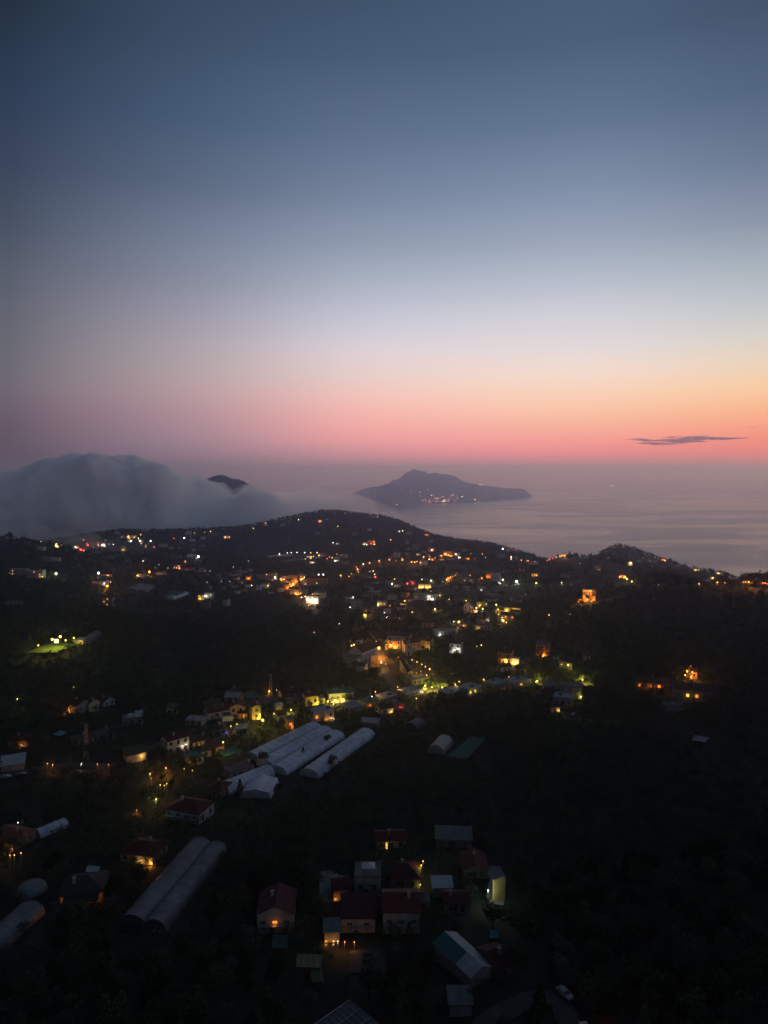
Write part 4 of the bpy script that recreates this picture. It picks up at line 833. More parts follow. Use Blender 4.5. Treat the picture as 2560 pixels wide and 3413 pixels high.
# grey and teal barn near the bottom edge: ridge runs from upper left to lower right
bn = Hs(1500,1612,3160,3300,6.5,-58,'gx','pale','dim','',[], 'long barn with one grey and one teal roof slope near the bottom edge', name='barn', cat='barn', win=False, chim=False, group=g1, W=14, Hh=3)
w_, d_, h_ = bn['ww'], bn['dd'], bn['hh']; rr = (d_+.9)*.5*.42
MB().add([(-w_*.5-.4, -d_*.5-.4, h_+.25), (w_*.12, -d_*.5-.4, h_+.25), (w_*.12, -.2, h_+rr+.16), (-w_*.5-.4, -.2, h_+rr+.16), (-w_*.5-.4, -d_*.5-.4, h_+.3), (w_*.12, -d_*.5-.4, h_+.3), (w_*.12, -.2, h_+rr+.22), (-w_*.5-.4, -.2, h_+rr+.22)], [(0,3,2,1),(4,5,6,7),(0,1,5,4),(1,2,6,5),(2,3,7,6),(3,0,4,7)]).build('teal_roof_sheet', mat('teal_sheet', (.012, .085, .085), .6, .3, 1), bn)
# white dome and canopy on the dome house
w_, d_, h_ = dome['ww'], dome['dd'], dome['hh']
MB().ball((-w_*.1, 0, h_+.2), 2.2, 14, 8, .8).build('dome', WALL['white'], dome, True)
cn = MB().add([(w_*.1, -d_*.5-1, h_+1.2), (w_*.5, -d_*.5-1, h_+1.2), (w_*.5, d_*.3, h_+2.2), (w_*.1, d_*.3, h_+2.2), (w_*.1, -d_*.5-1, h_+1.3), (w_*.5, -d_*.5-1, h_+1.3), (w_*.5, d_*.3, h_+2.3), (w_*.1, d_*.3, h_+2.3)], [(0,3,2,1),(4,5,6,7),(0,1,5,4),(1,2,6,5),(2,3,7,6),(3,0,4,7)])
cn.tube((w_*.12, -d_*.5-.9, -1), (w_*.12, -d_*.5-.9, h_+1.2), .08).tube((w_*.48, -d_*.5-.9, -1), (w_*.48, -d_*.5-.9, h_+1.2), .08).build('canopy', ROOF['white'], dome)
# white gazebo on the roof terrace
w_, d_, h_ = n4b['ww'], n4b['dd'], n4b['hh']
ga = empty('gazebo', tuple(n4b.location+Vector((.2, -d_*.5+1.9, h_+.25)))); tag(ga, 'white square gazebo with peaked cloth roof on the roof terrace', 'gazebo')
MB().add([(-2,-1.7,2.2),(2,-1.7,2.2),(2,1.7,2.2),(-2,1.7,2.2),(0,0,3.1)], [(0,3,2,1),(0,1,4),(1,2,4),(2,3,4),(3,0,4)]).build('cloth_roof', WALL['white'], ga)
for sx in (-1, 1):
    for sy in (-1, 1): MB().tube((sx*1.85, sy*1.55, 0), (sx*1.85, sy*1.55, 2.2), .05).build('leg', M_METAL, ga)

# ------------------------------------------------------------------ polytunnels
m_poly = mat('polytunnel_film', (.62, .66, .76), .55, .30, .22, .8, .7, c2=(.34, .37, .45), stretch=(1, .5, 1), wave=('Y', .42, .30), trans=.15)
m_poly_d = mat('darkened_polytunnel_film', (.20, .205, .24), .6, .35, .25, .7, .8, c2=(.09, .095, .115), stretch=(1, .5, 1), wave=('Y', .30, .45), trans=.2)  # same film darkened: dimming near the frame edge put into its colour
def tunnel(ua, va, ub, vb, wd, ht, label, group, mtl=None, gable=False, name='polytunnel', cat='polytunnel', hoops=True, leaf=False):
    """a hooped tunnel whose ridge foot runs from the near end (ua, va) to the far end (ub, vb)"""
    a, b = hit(ua, va), hit(ub, vb); dv = b-a; Ln = math.hypot(dv.x, dv.y); yaw = math.atan2(-dv.x, dv.y)
    root = empty(name, a, yaw); tag(root, label, cat, group); slope = dv.z/Ln
    mtl = mtl or m_poly; n = 14; m = max(4, int(Ln/2.2)); V = []; Fc = []
    for j in range(m+1):
        y = Ln*j/m
        for i in range(n+1):
            t = math.pi*i/n
            if gable: q = i/n; x = (q-.5)*wd; z = ht*(.62+.38*(1-abs(q-.5)*2)) if 0 < i < n else 0
            else: x = -math.cos(t)*wd/2; z = math.sin(t)**.8*ht
            sag = .10*math.sin(j*math.pi)*0 + (.07 if j % 2 else 0)+float(vnoise(j*.7, i*.5, int(ua)))*.16
            V.append((x*(1-sag*.04), y, z-sag*min(1, z)+slope*y-.4*(z == 0)))
    Fc = [(j*(n+1)+i, (j+1)*(n+1)+i, (j+1)*(n+1)+i+1, j*(n+1)+i+1) for j in range(m) for i in range(n)]
    mesh('cover', V, Fc, mtl, root, True)
    for j, nm in ((0, 'end_panel'), (m, 'end_panel')):
        ring = [V[j*(n+1)+i] for i in range(n+1)]; k = -.03 if j == 0 else .03
        vs = [(x, y+k, z-.05) for x, y, z in ring]+[(x, y+k*.3, z-.05) for x, y, z in ring]
        N_ = n+1
        mesh(nm, vs, [tuple(range(N_)), tuple(range(2*N_-1, N_-1, -1))]+[(i, i+N_, i+1+N_, i+1) for i in range(n)], mtl, root)
    if hoops and not gable:
        for j in range(0, m+1, max(1, m//9)):
            y = Ln*j/m; mb = MB(); pts = [(-math.cos(math.pi*i/n)*(wd/2+.05), y, math.sin(math.pi*i/n)**.8*(ht+.05)+slope*y) for i in range(n+1)]
            for p_, q_ in zip(pts, pts[1:]): mb.tube(p_, q_, .05, n=4)
            mb.build('hoop', M_METAL, root)
    Mx = Matrix.Translation(a) @ Matrix.Rotation(yaw, 4, 'Z')
    for j in range(max(1, int(Ln/6))+1):
        y = Ln*j/max(1, int(Ln/6)); c = Mx @ Vector((0, y, 0)); PADS.append((c.x, c.y, wd*.55))
        guard([Mx @ Vector((s*wd/2, y, z)) for s in (-1, 1) for z in (0, ht)], c.y, 2, .25)
    return root
gp = 'pale polytunnels beside the village'
tunnel(838,2534,1050,2428,9,3.5,'leftmost and longest hoop of the joined pale polytunnels',gp)
tunnel(882,2556,1086,2441,9,3.4,'middle hoop of the joined pale polytunnels',gp)
tunnel(925,2578,1122,2455,9.5,3.4,'rightmost hoop of the joined pale polytunnels, with a small tree before its side',gp)
tunnel(1030,2590,1222,2449,9.5,3.6,'long separate pale polytunnel right of the joined ones',gp)
tunnel(742,2640,896,2578,8,3.8,'short pale polytunnel below the plum flat roof',gp)
tunnel(850,2660,880,2610,13,3.6,'low pale greenhouse with flat pitched roof at the end of the short polytunnel',gp,gable=True,name='greenhouse',cat='greenhouse')
gd = 'polytunnels of the left farm'
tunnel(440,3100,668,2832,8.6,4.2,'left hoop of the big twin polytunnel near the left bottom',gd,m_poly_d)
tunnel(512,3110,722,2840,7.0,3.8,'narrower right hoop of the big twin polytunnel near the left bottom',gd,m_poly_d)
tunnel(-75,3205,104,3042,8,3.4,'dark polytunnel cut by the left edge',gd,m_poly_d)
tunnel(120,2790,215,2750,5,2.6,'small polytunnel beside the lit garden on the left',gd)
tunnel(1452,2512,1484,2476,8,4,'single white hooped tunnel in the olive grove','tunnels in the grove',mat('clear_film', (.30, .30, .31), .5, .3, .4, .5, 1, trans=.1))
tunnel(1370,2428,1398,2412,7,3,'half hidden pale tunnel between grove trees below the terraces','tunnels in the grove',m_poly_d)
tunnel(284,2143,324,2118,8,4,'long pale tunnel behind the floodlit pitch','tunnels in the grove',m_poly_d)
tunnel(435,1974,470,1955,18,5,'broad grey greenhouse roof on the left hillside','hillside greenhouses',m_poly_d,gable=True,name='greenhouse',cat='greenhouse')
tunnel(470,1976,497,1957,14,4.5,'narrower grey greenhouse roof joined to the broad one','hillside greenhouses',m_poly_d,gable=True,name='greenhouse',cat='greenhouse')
tunnel(565,1998,615,1980,14,4,'pale curved greenhouse roof below the green netted one','hillside greenhouses',m_poly,name='greenhouse',cat='greenhouse',hoops=False)
# flat shade nets and awnings on posts
def net(pts, hz_, mtl, label, name, cat, group=None, tilt=0.0):
    ps = [hit(u, v, hz_) for u, v in pts]; c = sum(ps, Vector())/4
    root = empty(name, c); tag(root, label, cat, group); n = 8; V = []
    cor = [p-c+Vector((0, 0, hz_+(tilt if k in (2, 3) else 0))) for k, p in enumerate(ps)]
    zc = sum(x.z for x in cor)/4
    for lay in (0, -.06):
        for j in range(n+1):
            for i in range(n+1):
                a = cor[0].lerp(cor[1], i/n); b = cor[3].lerp(cor[2], i/n); q = a.lerp(b, j/n)
                V.append((q.x, q.y, q.z+lay-.18*math.sin(i*math.pi/n*4)**2*math.sin(j*math.pi/n)))
    k = (n+1)**2
    Fc = [(j*(n+1)+i, j*(n+1)+i+1, (j+1)*(n+1)+i+1, (j+1)*(n+1)+i) for j in range(n) for i in range(n)]
    Fc += [tuple(reversed([x+k for x in f])) for f in Fc]
    mesh('cloth', V, Fc, mtl, root)
    for q in cor: MB().tube((q.x, q.y, q.z-hz_-1.5), (q.x, q.y, q.z-.05), .07).build('leg', M_POST, root)
    guard([c+q for q in cor]+[c+Vector((0, 0, hz_*.4))], c.y, 2, .2); PADS.append((c.x, c.y, max(q.xy.length for q in cor)*.8))
    return root
m_green = mat('green_shade_net', (.010, .105, .085), .9, .35, .5, .3, 3, wave=('X', .5, .5))
net([(1488,2520),(1556,2530),(1618,2462),(1572,2453)], 3, m_green, 'large teal green shade net over a plot right of the white tunnel', 'shade_net', 'shade net')
net([(545,1985),(590,1985),(620,1972),(570,1968)], 4, mat('dull_green_net', (.03, .10, .075), .9, .3, .05), 'wide dull green net roof on the left hillside', 'shade_net', 'shade net')
net([(179,2448),(204,2453),(224,2440),(200,2433)], 2.5, mat('pale_teal_canopy', (.12, .24, .23), .8, .2, .5), 'pale teal canopy in the dark left valley', 'shade_net', 'shade net')
net([(907,3158),(958,3160),(962,3116),(910,3114)], 2.6, mat('green_striped_awning', (.05, .11, .09), .8, .2, 1, wave=('Y', .55, .8)), 'green striped awning below the house with the orange window', 'awning', 'awning', 'striped awnings of the hamlet')
net([(987,3222),(1070,3226),(1076,3182),(990,3178)], 2.8, mat('yellow_striped_awning', (.16, .17, .08), .8, .2, 1, wave=('X', .55, .8)), 'larger yellowish striped awning in front of the hamlet', 'awning', 'awning', 'striped awnings of the hamlet')
net([(1040,3272),(1082,3270),(1074,3228),(1036,3230)], 2.4, mat('dark_striped_awning', (.06, .085, .04), .8, .2, 1, wave=('Y', .6, .8)), 'smaller dark striped awning below the yellowish one', 'awning', 'awning', 'striped awnings of the hamlet')
net([(1630,3126),(1662,3126),(1664,3098),(1634,3098)], 1.2, mat('blue_tarpaulin', (.02, .12, .18), .6, .2, 1), 'small blue tarpaulin cover beside the dim red roof', 'tarpaulin', 'tarpaulin')
net([(285,2905),(330,2908),(334,2888),(292,2884)], 1.6, ROOF['white'], 'pale cloth canopy behind the villa with the orange porch', 'canopy', 'canopy')
net([(2306,2466),(2350,2474),(2364,2458),(2316,2450)], .9, mat('crumpled_white_sheet', (.3, .3, .31), .9, .3, 1, .8, 2), 'crumpled white sheet on the dark right slope', 'sheet', 'sheet')
# white domed hay cover
hc = hit(106, 2972); dm = empty('hay_cover', hc); tag(dm, 'white rounded cover over a stack left of the orange porch villa', 'cover')
MB().ball((0, 0, .4), 4.2, 16, 8, .62).build('cover_sheet', mat('white_tarp', (.17, .185, .20), .8, .35, .6, .6, 1.5), dm, True); PADS.append((hc.x, hc.y, 4.6)); guard([hc+Vector((-4, 0, 0)), hc+Vector((4, 0, 3))], hc.y)
# glasshouse cut by the bottom edge
gc = hit(1158, 3470); gh_ = empty('glasshouse', gc, R(44)); tag(gh_, 'glasshouse with white framed flat roof cut by the bottom edge', 'glasshouse')
fr = MB(); s = 5.2
for k in range(9): fr.box(-s+k*s/4-.05, -s+k*s/4+.05, -s, s, 3.0, 3.12)
for yy in (-s, -s*.33, s*.33, s): fr.box(-s-.06, s+.06, yy-.09, yy+.09, 3.121, 3.3)
fr.build('roof_frame', WALL['dim'], gh_); MB().box(-s+.1, s-.1, -s+.1, s-.1, 2.9, 2.96).build('roof_glass', mat('dusty_glass', (.05, .055, .06), .35, .4, .8), gh_)
MB().box(-s, s, -s, s, -2, 2.8).build('wall', WALL['dim'], gh_); PADS.append((gc.x, gc.y, 8)); guard([gc+Vector((-7, 0, 1)), gc+Vector((7, 0, 4)), gc+Vector((0, 7, 3))], gc.y)
# garden and retaining walls
def wall_run(pts, hgt, th, mtl, label, name='garden_wall', cat='wall'):
    P_ = [hit(u, v) for u, v in pts]; c = P_[0].copy(); root_v = []; mb = MB()
    for a, b in zip(P_, P_[1:]):
        a, b = a-c, b-c; n = Vector((-(b-a).y, (b-a).x, 0)).normalized()*th/2
        z0, z1 = a.z, b.z
        mb.add([a-n-Vector((0,0,2)), b-n-Vector((0,0,2)), b+n-Vector((0,0,2)), a+n-Vector((0,0,2)), a-n+Vector((0,0,hgt)), b-n+Vector((0,0,hgt)), b+n+Vector((0,0,hgt)), a+n+Vector((0,0,hgt))], [(0,3,2,1),(4,5,6,7),(0,1,5,4),(1,2,6,5),(2,3,7,6),(3,0,4,7)])
    o = mb.build(name, mtl); o.location = c; tag(o, label, cat)
    for a, b in zip(P_, P_[1:]): guard([a, b, a+Vector((0,0,hgt)), b+Vector((0,0,hgt))], min(a.y, b.y), 1, .2)
    return o
wall_run([(1644,3008),(1682,2996)], 6.4, .5, WALL['yellow'], 'tall plaster retaining wall lit pale yellow at the end of the hamlet', 'retaining_wall')
wall_run([(1864,2222),(1882,2226),(1906,2234)], 4.2, .4, WALL['yellow'], 'yellow garden wall lit by lamps right of the small pale house')
wall_run([(895,1858),(937,1854),(975,1852)], 4, .5, WALL['white'], 'long pale terrace wall under the string of white lamps')
wall_run([(950,1872),(985,1868),(1020,1864)], 3, .5, WALL['dim'], 'low grey terrace wall below the string of white lamps')
wall_run([(1237,2228),(1262,2226)], 9, .4, WALL['orange'], 'tall orange lit plaster wall right of the church')

# ------------------------------------------------------------------ roads and other surfaces laid on the land
m_road = mat('asphalt', (.055, .053, .052), .9, .3, .3, .2, 3); m_path = mat('pale_concrete_paving', (.16, .155, .15), .9, .35, .4, .2)
m_pitch = mat('pitch_turf', (.12, .20, .03), .95, .25, .3); m_field = mat('ploughed_field', (.075, .062, .045), .95, .4, .05, .4, .4, stretch=(1, 3, 1))
def ribbon(name, pts, wd, mtl, lift=.35, world=False):
    P_ = [hit(u, v) if not world else Vector((u, v, 0)) for u, v in pts]; Q_ = []
    for a, b in zip(P_, P_[1:]):
        n = max(1, int((b-a).length/3)); Q_ += [a.lerp(b, i/n) for i in range(n)]
    Q_.append(P_[-1]); V = []
    for i, q in enumerate(Q_):
        t = (Q_[min(i+1, len(Q_)-1)]-Q_[max(0, i-1)]); s = Vector((-t.y, t.x, 0)).normalized()*wd/2
        z = max(float(ground(*(q+s).xy)), float(ground(*(q-s).xy)), float(ground(q.x, q.y)))+lift
        for k in (-1, -.33, .33, 1): V.append((q.x+s.x*k, q.y+s.y*k, z-.08*abs(k)))
        PADS.append((q.x, q.y, wd*.5+.6))
    o = mesh(name, V, [(4*i+k, 4*i+k+1, 4*i+5+k, 4*i+4+k) for i in range(len(Q_)-1) for k in range(3)], mtl); tag(o, kind='structure'); return o
ribbon('road', [(1262,2172),(1275,2215),(1290,2250),(1318,2292),(1322,2318)], 7, m_road)
ribbon('road', [(-60,2600),(60,2578),(150,2562),(215,2552),(280,2548),(340,2556),(420,2540),(470,2512),(540,2478),(640,2436),(720,2418),(800,2408),(880,2408),(960,2382),(1040,2368),(1120,2354),(1200,2338),(1290,2318),(1400,2300),(1500,2282),(1600,2270),(1700,2254),(1800,2272)], 5, m_road)
ribbon('road', [(1278,2062),(1320,2064),(1360,2066),(1440,2068),(1530,2070)], 6, m_road)
ribbon('road', [(1085,1965),(1045,2020),(1015,1990),(990,1970),(975,1950),(985,1935),(1010,1930)], 6, m_road)
ribbon('road', [(1664,2020),(1662,2045),(1672,2070),(1690,2078)], 5, m_path)
ribbon('path', [(1360,1880),(1400,1868),(1420,1856),(1440,1850)], 6, m_path)
ribbon('path', [(1188,1905),(1215,1882),(1250,1875),(1290,1876)], 6, m_path)
ribbon('path', [(1440,1940),(1490,1928),(1530,1918)], 6, m_path)
ribbon('path', [(1092,2905),(1086,2950),(1090,3010),(1095,3060)], 4, m_path)
ribbon('path', [(1640,2890),(1660,2930),(1650,3020)], 5, m_path)
ribbon('path', [(1860,2392),(1940,2402),(2060,2408)], 4, m_field)
ribbon('road', [(1560,3480),(1640,3400),(1760,3340),(1860,3330),(1900,3420),(1930,3520)], 5, m_road)
ribbon('path', [(1815,2195),(1760,2200),(1738,2216)], 6, m_path)
ribbon('pavement', [(1225,3168),(1225,3246)], 9, mat('dark_concrete_yard', (.045, .043, .045), .95, .4, .5, .3))
ribbon('pitch', [(140,2182),(185,2160),(235,2148)], 22, m_pitch, .5)
ribbon('field', [(1080,1762),(1130,1766)], 34, m_field, .6); ribbon('field', [(985,1766),(1030,1764)], 20, m_field, .6); ribbon('field', [(2000,2012),(2080,1996)], 30, m_field, .6)
ribbon('pitch', [(945,1862),(1015,1856)], 40, mat('dim_turf', (.03, .045, .025), .95, .3, .1), .5)

# ------------------------------------------------------------------ street lamps and garden lamps
def many(rows, label, group, **k):
    for r in rows: S(r[0], r[1], r[2], r[3], label, group, h=(r[4] if len(r) > 4 else 5.5), **k)
S(1263,2160,'o',5,'brightest orange street lamp of all, on the church square','lamps of the church square',h=8)
S(1246,2158,'o',3,'orange lamp just left of the brightest one on the church square','lamps of the church square')
S(1180,2149,'a',3,'right one of two amber floodlights left of the church tower','lamps of the church square'); S(1172,2152,'a',3,'left one of two amber floodlights left of the church tower','lamps of the church square')
S(1199,2151,'w',2,'small white lamp above the church roof edge','lamps of the church square'); S(1254,2138,'w',1,'tiny white lamp over the trees behind the church square','lamps of the church square')
S(1212,2146,'a',2,'amber lamp seen over the church ridge','lamps of the church square')
S(1271,2206,'a',3,'amber lamp on the road beside the church hall','lamps of the church road'); S(1286,2212,'a',1,'smaller amber lamp next to the one beside the church hall','lamps of the church road')
S(1328,2190,'o',1,'small orange lamp at the far end of the church hall roof','lamps of the church road')
many([(1373,2199,'a',2),(1390,2206,'a',2),(1406,2214,'a',2),(1418,2222,'a',2),(1432,2230,'a',3)],'warm lamp in the descending row of five right of the church hall','row of five lamps')
S(1422,2250,'a',2,'lone amber lamp below the descending row of five','lamps near the church hall'); S(1388,2243,'a',1,'small lamp at the corner of the cream hall gable','lamps near the church hall')
S(1403,2238,'o',1,'orange lamp in the hedge beside the church hall','lamps near the church hall')
S(1326,2290,'a',2,'amber lamp at the foot of the church road','lamps of the terrace lane'); S(1251,2306,'a',2,'amber lamp right of the umbrella pine trunk','lamps of the terrace lane')
S(1240,2322,'w',3,'white spotlight at the foot of the umbrella pine','lamps of the terrace lane',h=1.2)
gy_ = 'yellow lamps among the lit trees'; gyt = 'trees lit by the lane lamps'
LT(1416,2286,'y',3,36,'leftmost yellow lane lamp behind the pale terraces','lit yellow green tree round the leftmost lane lamp',group=gy_,tgroup=gyt)
LT(1440,2290,'y',3,42,'dimmer yellow lane lamp between the two lit clusters','broad lit tree between the two lane lamp clusters',group=gy_,tgroup=gyt)
LT(1474,2291,'y',3,36,'lower lamp of the twin yellow lane lamps','lit yellow green tree round the twin lane lamps',group=gy_,tgroup=gyt)
LT(1485,2285,'y',2,32,'upper lamp of the twin yellow lane lamps','lit tree on the right of the twin lane lamps',group=gy_,tgroup=gyt)
LT(1518,2283,'y',2,36,'yellow lane lamp before the slender lit conifer','lit slender conifer behind the terrace roofs',kind='cone',group=gy_,tgroup=gyt)
LT(1790,2270,'y',3,42,'yellow lamp in the spreading lit tree','spreading tree lit yellow from below right of the rightmost terrace',h=2.2,group='lamps right of the church')
LT(1942,2266,'y',3,38,'yellow lamp before the tall lit tree above the bare concrete building','tall tree with one side lit yellow above the bare concrete building',h=3,group='lamps right of the church')
LT(1092,2338,'y',3,24,'yellow lamp lighting the tree left of the white villa','lit garden tree left of the white villa',h=2.5,group='lamps of the white villa')
LT(1146,2332,'y',3,36,'brighter yellow lamp at the garden edge of the white villa','lit bushy tree on the right of the white villa',h=2.5,group='lamps of the white villa')
LT(1112,2346,'y',2,16,'low yellow lamp in the hedge below the white villa','lit hedge shrub below the white villa',kind='shrub',h=1.5,group='lamps of the white villa')
LT(970,2366,'y',3,32,'yellow lamp in the trees right of the tent roofed pavilion','lit tree right of the tent roofed pavilion',h=2.5,group='yellow lamps by the pavilion')
many([(1531,2272,'a',2),(1612,2264,'a',2),(1696,2256,'a',2)],'small warm lamp standing above the terrace roofs','warm lamps above the terraces')
S(1388,2328,'a',2,'lamp post with two lights in front of the right pale terrace','lamps of the terrace lane',h=4)
S(1062,2340,'y',2,'yellow lamp by the corner of the yellow house','lamps of the white villa')
S(913,2379,'y',2,'yellow lamp before the tent roofed pavilion','yellow lamps by the pavilion')
S(876,2400,'y',4,'brightest yellow lane lamp, over the lit yard','lamps of the lit lane'); S(866,2381,'y',2,'lamp on the lit yellow wall of the lane','lamps of the lit lane')
S(744,2474,'y',3,'yellow lamp on a tall lane post below the blue light','lamps of the lit lane',h=9); S(770,2420,'a',2,'amber lamp in the arcade below the pink gable house','lamps of the lit lane',h=3)
S(790,2414,'y',3,'yellow lamp lighting the vine wall below the pink gable house','lamps of the lit lane',h=3)
S(622,2459,'w',3,'white lamp beside the cream barn ridge','lamps of the lit lane')
S(922,2300,'w',1,'tiny white lamp right of the lattice mast','lamps of the lit lane'); S(1113,2396,'w',1,'tiny bluish white lamp above the pale polytunnels','lamps of the lit lane',h=3)
S(553,2560,'o',3,'orange garden lamp below the cream barn','garden lamps of the left slope',h=3); S(500,2579,'y',2,'pale yellow garden lamp left of the orange one','garden lamps of the left slope',h=3)
many([(548,2618,'a',2),(556,2612,'a',1),(534,2616,'y',1)],'dim amber lamp in the bushes above the big balcony house','dim lamps in the bushes'); S(504,2594,'o',1,'tiny orange lamp under the pale yellow garden lamp','garden lamps of the left slope',h=2)
S(520,2663,'y',3,'bright yellow street lamp beside the lane left of the big balcony house','garden lamps of the left slope'); S(456,2700,'o',1,'headlight like orange lamp on the lane left of the big balcony house','garden lamps of the left slope',h=1)
S(614,2562,'y',1,'yellow lamp in the tree below the teal deck','garden lamps of the left slope',h=3); S(641,2568,'y',1,'small yellow lamp in the dark tree right of the teal deck','garden lamps of the left slope',h=4)
S(158,2545,'p',1,'pinkish lamp on the lower road','lamps of the lower road'); many([(176,2548,'o',2,3),(325,2546,'o',1,3),(362,2548,'o',1,3)],'orange lamp low over the lower road','orange lamps of the lower road')
S(272,2544,'w',2,'white lamp by the foot of the tall lattice mast','lamps of the lower road',h=2.5); S(58,2330,'y',2,'yellow lamp lighting a track on the far left','lamps of the left valley',h=5); S(246,2290,'a',1,'small amber lamp above the wine roofed farmhouse','lamps of the left valley')
S(40,2760,'y',2,'garden lamp above the terracotta roof','lamps of the left slope garden',h=3); S(60,2742,'w',2,'white garden lamp lighting the shrubs above the terracotta roof','lamps of the left slope garden',h=3)
many([(33,2850,'o',1),(48,2850,'a',1),(70,2843,'p',1)],'tiny orange lamp below the terracotta roof','tiny lamps below the terracotta roof',name='garden_lamp',cat='garden lamp')
S(1404,2884,'y',2,'yellow lamp in the tree behind the wine red hipped house','lamps of the hamlet',h=4); S(1410,2870,'a',1,'amber lamp just above the yellow one behind the wine red hipped house','lamps of the hamlet',h=5)
S(1627,2968,'g',3,'pale floodlight at the head of the lit ramp wall','lamps of the hamlet',h=4.5)
many([(1126,3137,'a',1,2.2),(1149,3139,'o',1,2.2),(1181,3140,'o',1,2.2)],'tiny orange lamp under the front of the gazebo house','orange lamps under the gazebo house',name='garden_lamp',cat='garden lamp')
S(1980,3440,'r',3,'red glow lamp at the bottom edge','lamps of the hamlet',h=2)
S(1786,2272,'y',2,'lower yellow lamp under the spreading lit tree','lamps right of the church',h=3)
S(1872,2214,'y',2,'left lamp over the yellow garden wall','lamps right of the church',h=4.6); S(1894,2216,'y',3,'right lamp over the yellow garden wall','lamps right of the church',h=4.6)
S(1604,2150,'y',2,'yellow lamp beside the track right of the two lamp house','lamps right of the church'); S(1590,2154,'y',1,'dimmer yellow lamp beside the track right of the two lamp house','lamps right of the church')
many([(2290,2236,'o',3),(2308,2240,'o',3),(2284,2250,'o',3),(2300,2248,'o',1)],'orange lamp in the cluster by the pink farmhouse','lamps of the pink farmhouse')
S(2340,2316,'y',1,'tiny yellow lamp on the wide dark farm building','lamps of the right slope',h=3)
many([(1936,1999,'o',2,3),(1944,1996,'o',2,3),(1928,2005,'o',2,3),(1958,1998,'a',2,3),(1967,1992,'o',2,3),(1978,1996,'o',2,3),(1972,2004,'o',2,3),(1930,1999,'o',1,3),(1998,1982,'o',1,3),(1950,2003,'o',1,3)],'orange garden lamp on the terraces round the blazing villa','lamps of the blazing villa',name='garden_lamp',cat='garden lamp')
# middle village
S(1450,2030,'a',3,'large amber lamp alone in the dark gardens of the middle village','lamps of the middle village'); S(1497,1998,'a',2,'narrow amber lamp right of the bright white houses','lamps of the middle village')
S(1530,2073,'a',4,'big amber lamp on a yard left of the plum roofs','lamps of the middle village'); S(1512,2072,'w',2,'white lamp left of the big amber yard lamp','lamps of the middle village')
S(1300,2019,'r',2,'reddish lamp below the small lit house','lamps of the middle village'); S(1374,2040,'p',2,'pink lamp above the dark road','lamps of the middle village'); S(1282,2042,'w',2,'white lamp on the left edge of the middle village','lamps of the middle village')
S(1349,2003,'a',3,'orange lamp in front of the pink house','lamps of the middle village'); S(1364,2002,'a',1,'small amber lamp right of the orange one before the pink house','lamps of the middle village')
S(1215,2050,'y',3,'yellow lamp lighting a hedge left of the middle village','lamps of the middle village',h=3); S(1232,2054,'o',1,'orange lamp in the lit hedge','lamps of the middle village',h=2)
S(1167,2024,'w',2,'white lamp at the foot of the grey box house','lamps of the middle village'); S(1177,1990,'w',2,'white lamp beside the pale sloping roof','lamps of the middle village')
S(1588,2026,'p',3,'pinkish lamp beside the chapel porch','lamps of the middle village'); S(1609,2029,'a',3,'amber lamp right of the chapel porch lamp','lamps of the middle village'); S(1621,2013,'w',1,'white lamp on the yellow lit block','lamps of the middle village')
S(1654,2015,'y',3,'yellow lamp at the top of the glowing lane','lamps of the glowing lane'); many([(1660,2030,'y',2),(1662,2048,'y',2),(1674,2058,'a',2),(1678,2068,'a',3),(1688,2074,'a',2)],'warm lamp down the glowing lane','lamps down the glowing lane')
many([(1466,1984,'y',2,3),(1455,1983,'y',1,3),(1437,1971,'y',1,3),(1554,2002,'y',2,3)],'yellow lamp hidden in a garden tree of the middle village','yellow garden lamps of the middle village',name='garden_lamp',cat='garden lamp')
S(1307,1946,'w',3,'white lamp in the dark garden on the left of the middle village','lamps behind the middle village'); S(1315,1930,'a',2,'amber lamp above the white one in the dark garden','lamps behind the middle village')
S(1358,1945,'r',3,'red light beside the red lit house','lamps behind the middle village'); S(1406,1931,'g',2,'greenish white lamp behind the four lamp house','lamps behind the middle village'); S(1437,1935,'g',3,'brighter greenish white lamp right of the four lamp house','lamps behind the middle village')
many([(1494,1927,'o',3),(1501,1924,'o',3),(1509,1921,'o',2),(1518,1917,'o',2),(1488,1931,'a',2),(1476,1938,'w',1),(1524,1911,'r',1)],'orange lamp along the climbing lane behind the middle village','orange lamps of the climbing lane')
many([(1567,1917,'o',2),(1606,1927,'o',3),(1596,1931,'o',1),(1625,1914,'o',3),(1640,1920,'o',2),(1548,1935,'w',1),(1571,1936,'y',1)],'scattered lamp among trees on the right of the middle village','scattered lamps right of the middle village')
S(1667,1945,'w',2,'white lamp at the foot of the tall pale block','lamps behind the middle village'); S(1676,1932,'g',3,'soft yellow floodlight right of the tall pale block','floodlights of the knoll',h=3); S(1722,1938,'g',4,'broad soft floodlight glow left of the knoll','floodlights of the knoll',h=3); S(1788,1943,'y',3,'warm floodlight glow below the amber lit house','floodlights of the knoll',h=3); S(1872,1942,'g',2,'dim greenish glow on the knoll','floodlights of the knoll',h=2)
S(1733,1899,'r',1,'dim red lamp on the left edge of the knoll','lamps of the knoll'); S(1752,1982,'a',1,'small amber lamp above the long yellow lit house','lamps of the knoll'); S(1830,2050,'a',2,'amber lamp in the dark slope under the blazing villa','lamps of the knoll'); S(1900,2047,'y',1,'tiny yellow lamp in the dark slope under the blazing villa','lamps of the knoll'); S(2195,1949,'y',1,'tiny yellow lamp by the near crest trees','lamps of the knoll'); S(1934,1878,'y',1,'tiny yellow lamp near the top of the knoll','lamps of the knoll')
many([(2090,1930,'a',3),(2106,1938,'a',3)],'amber lamp on the right foot of the knoll','lamps at the right foot of the knoll')
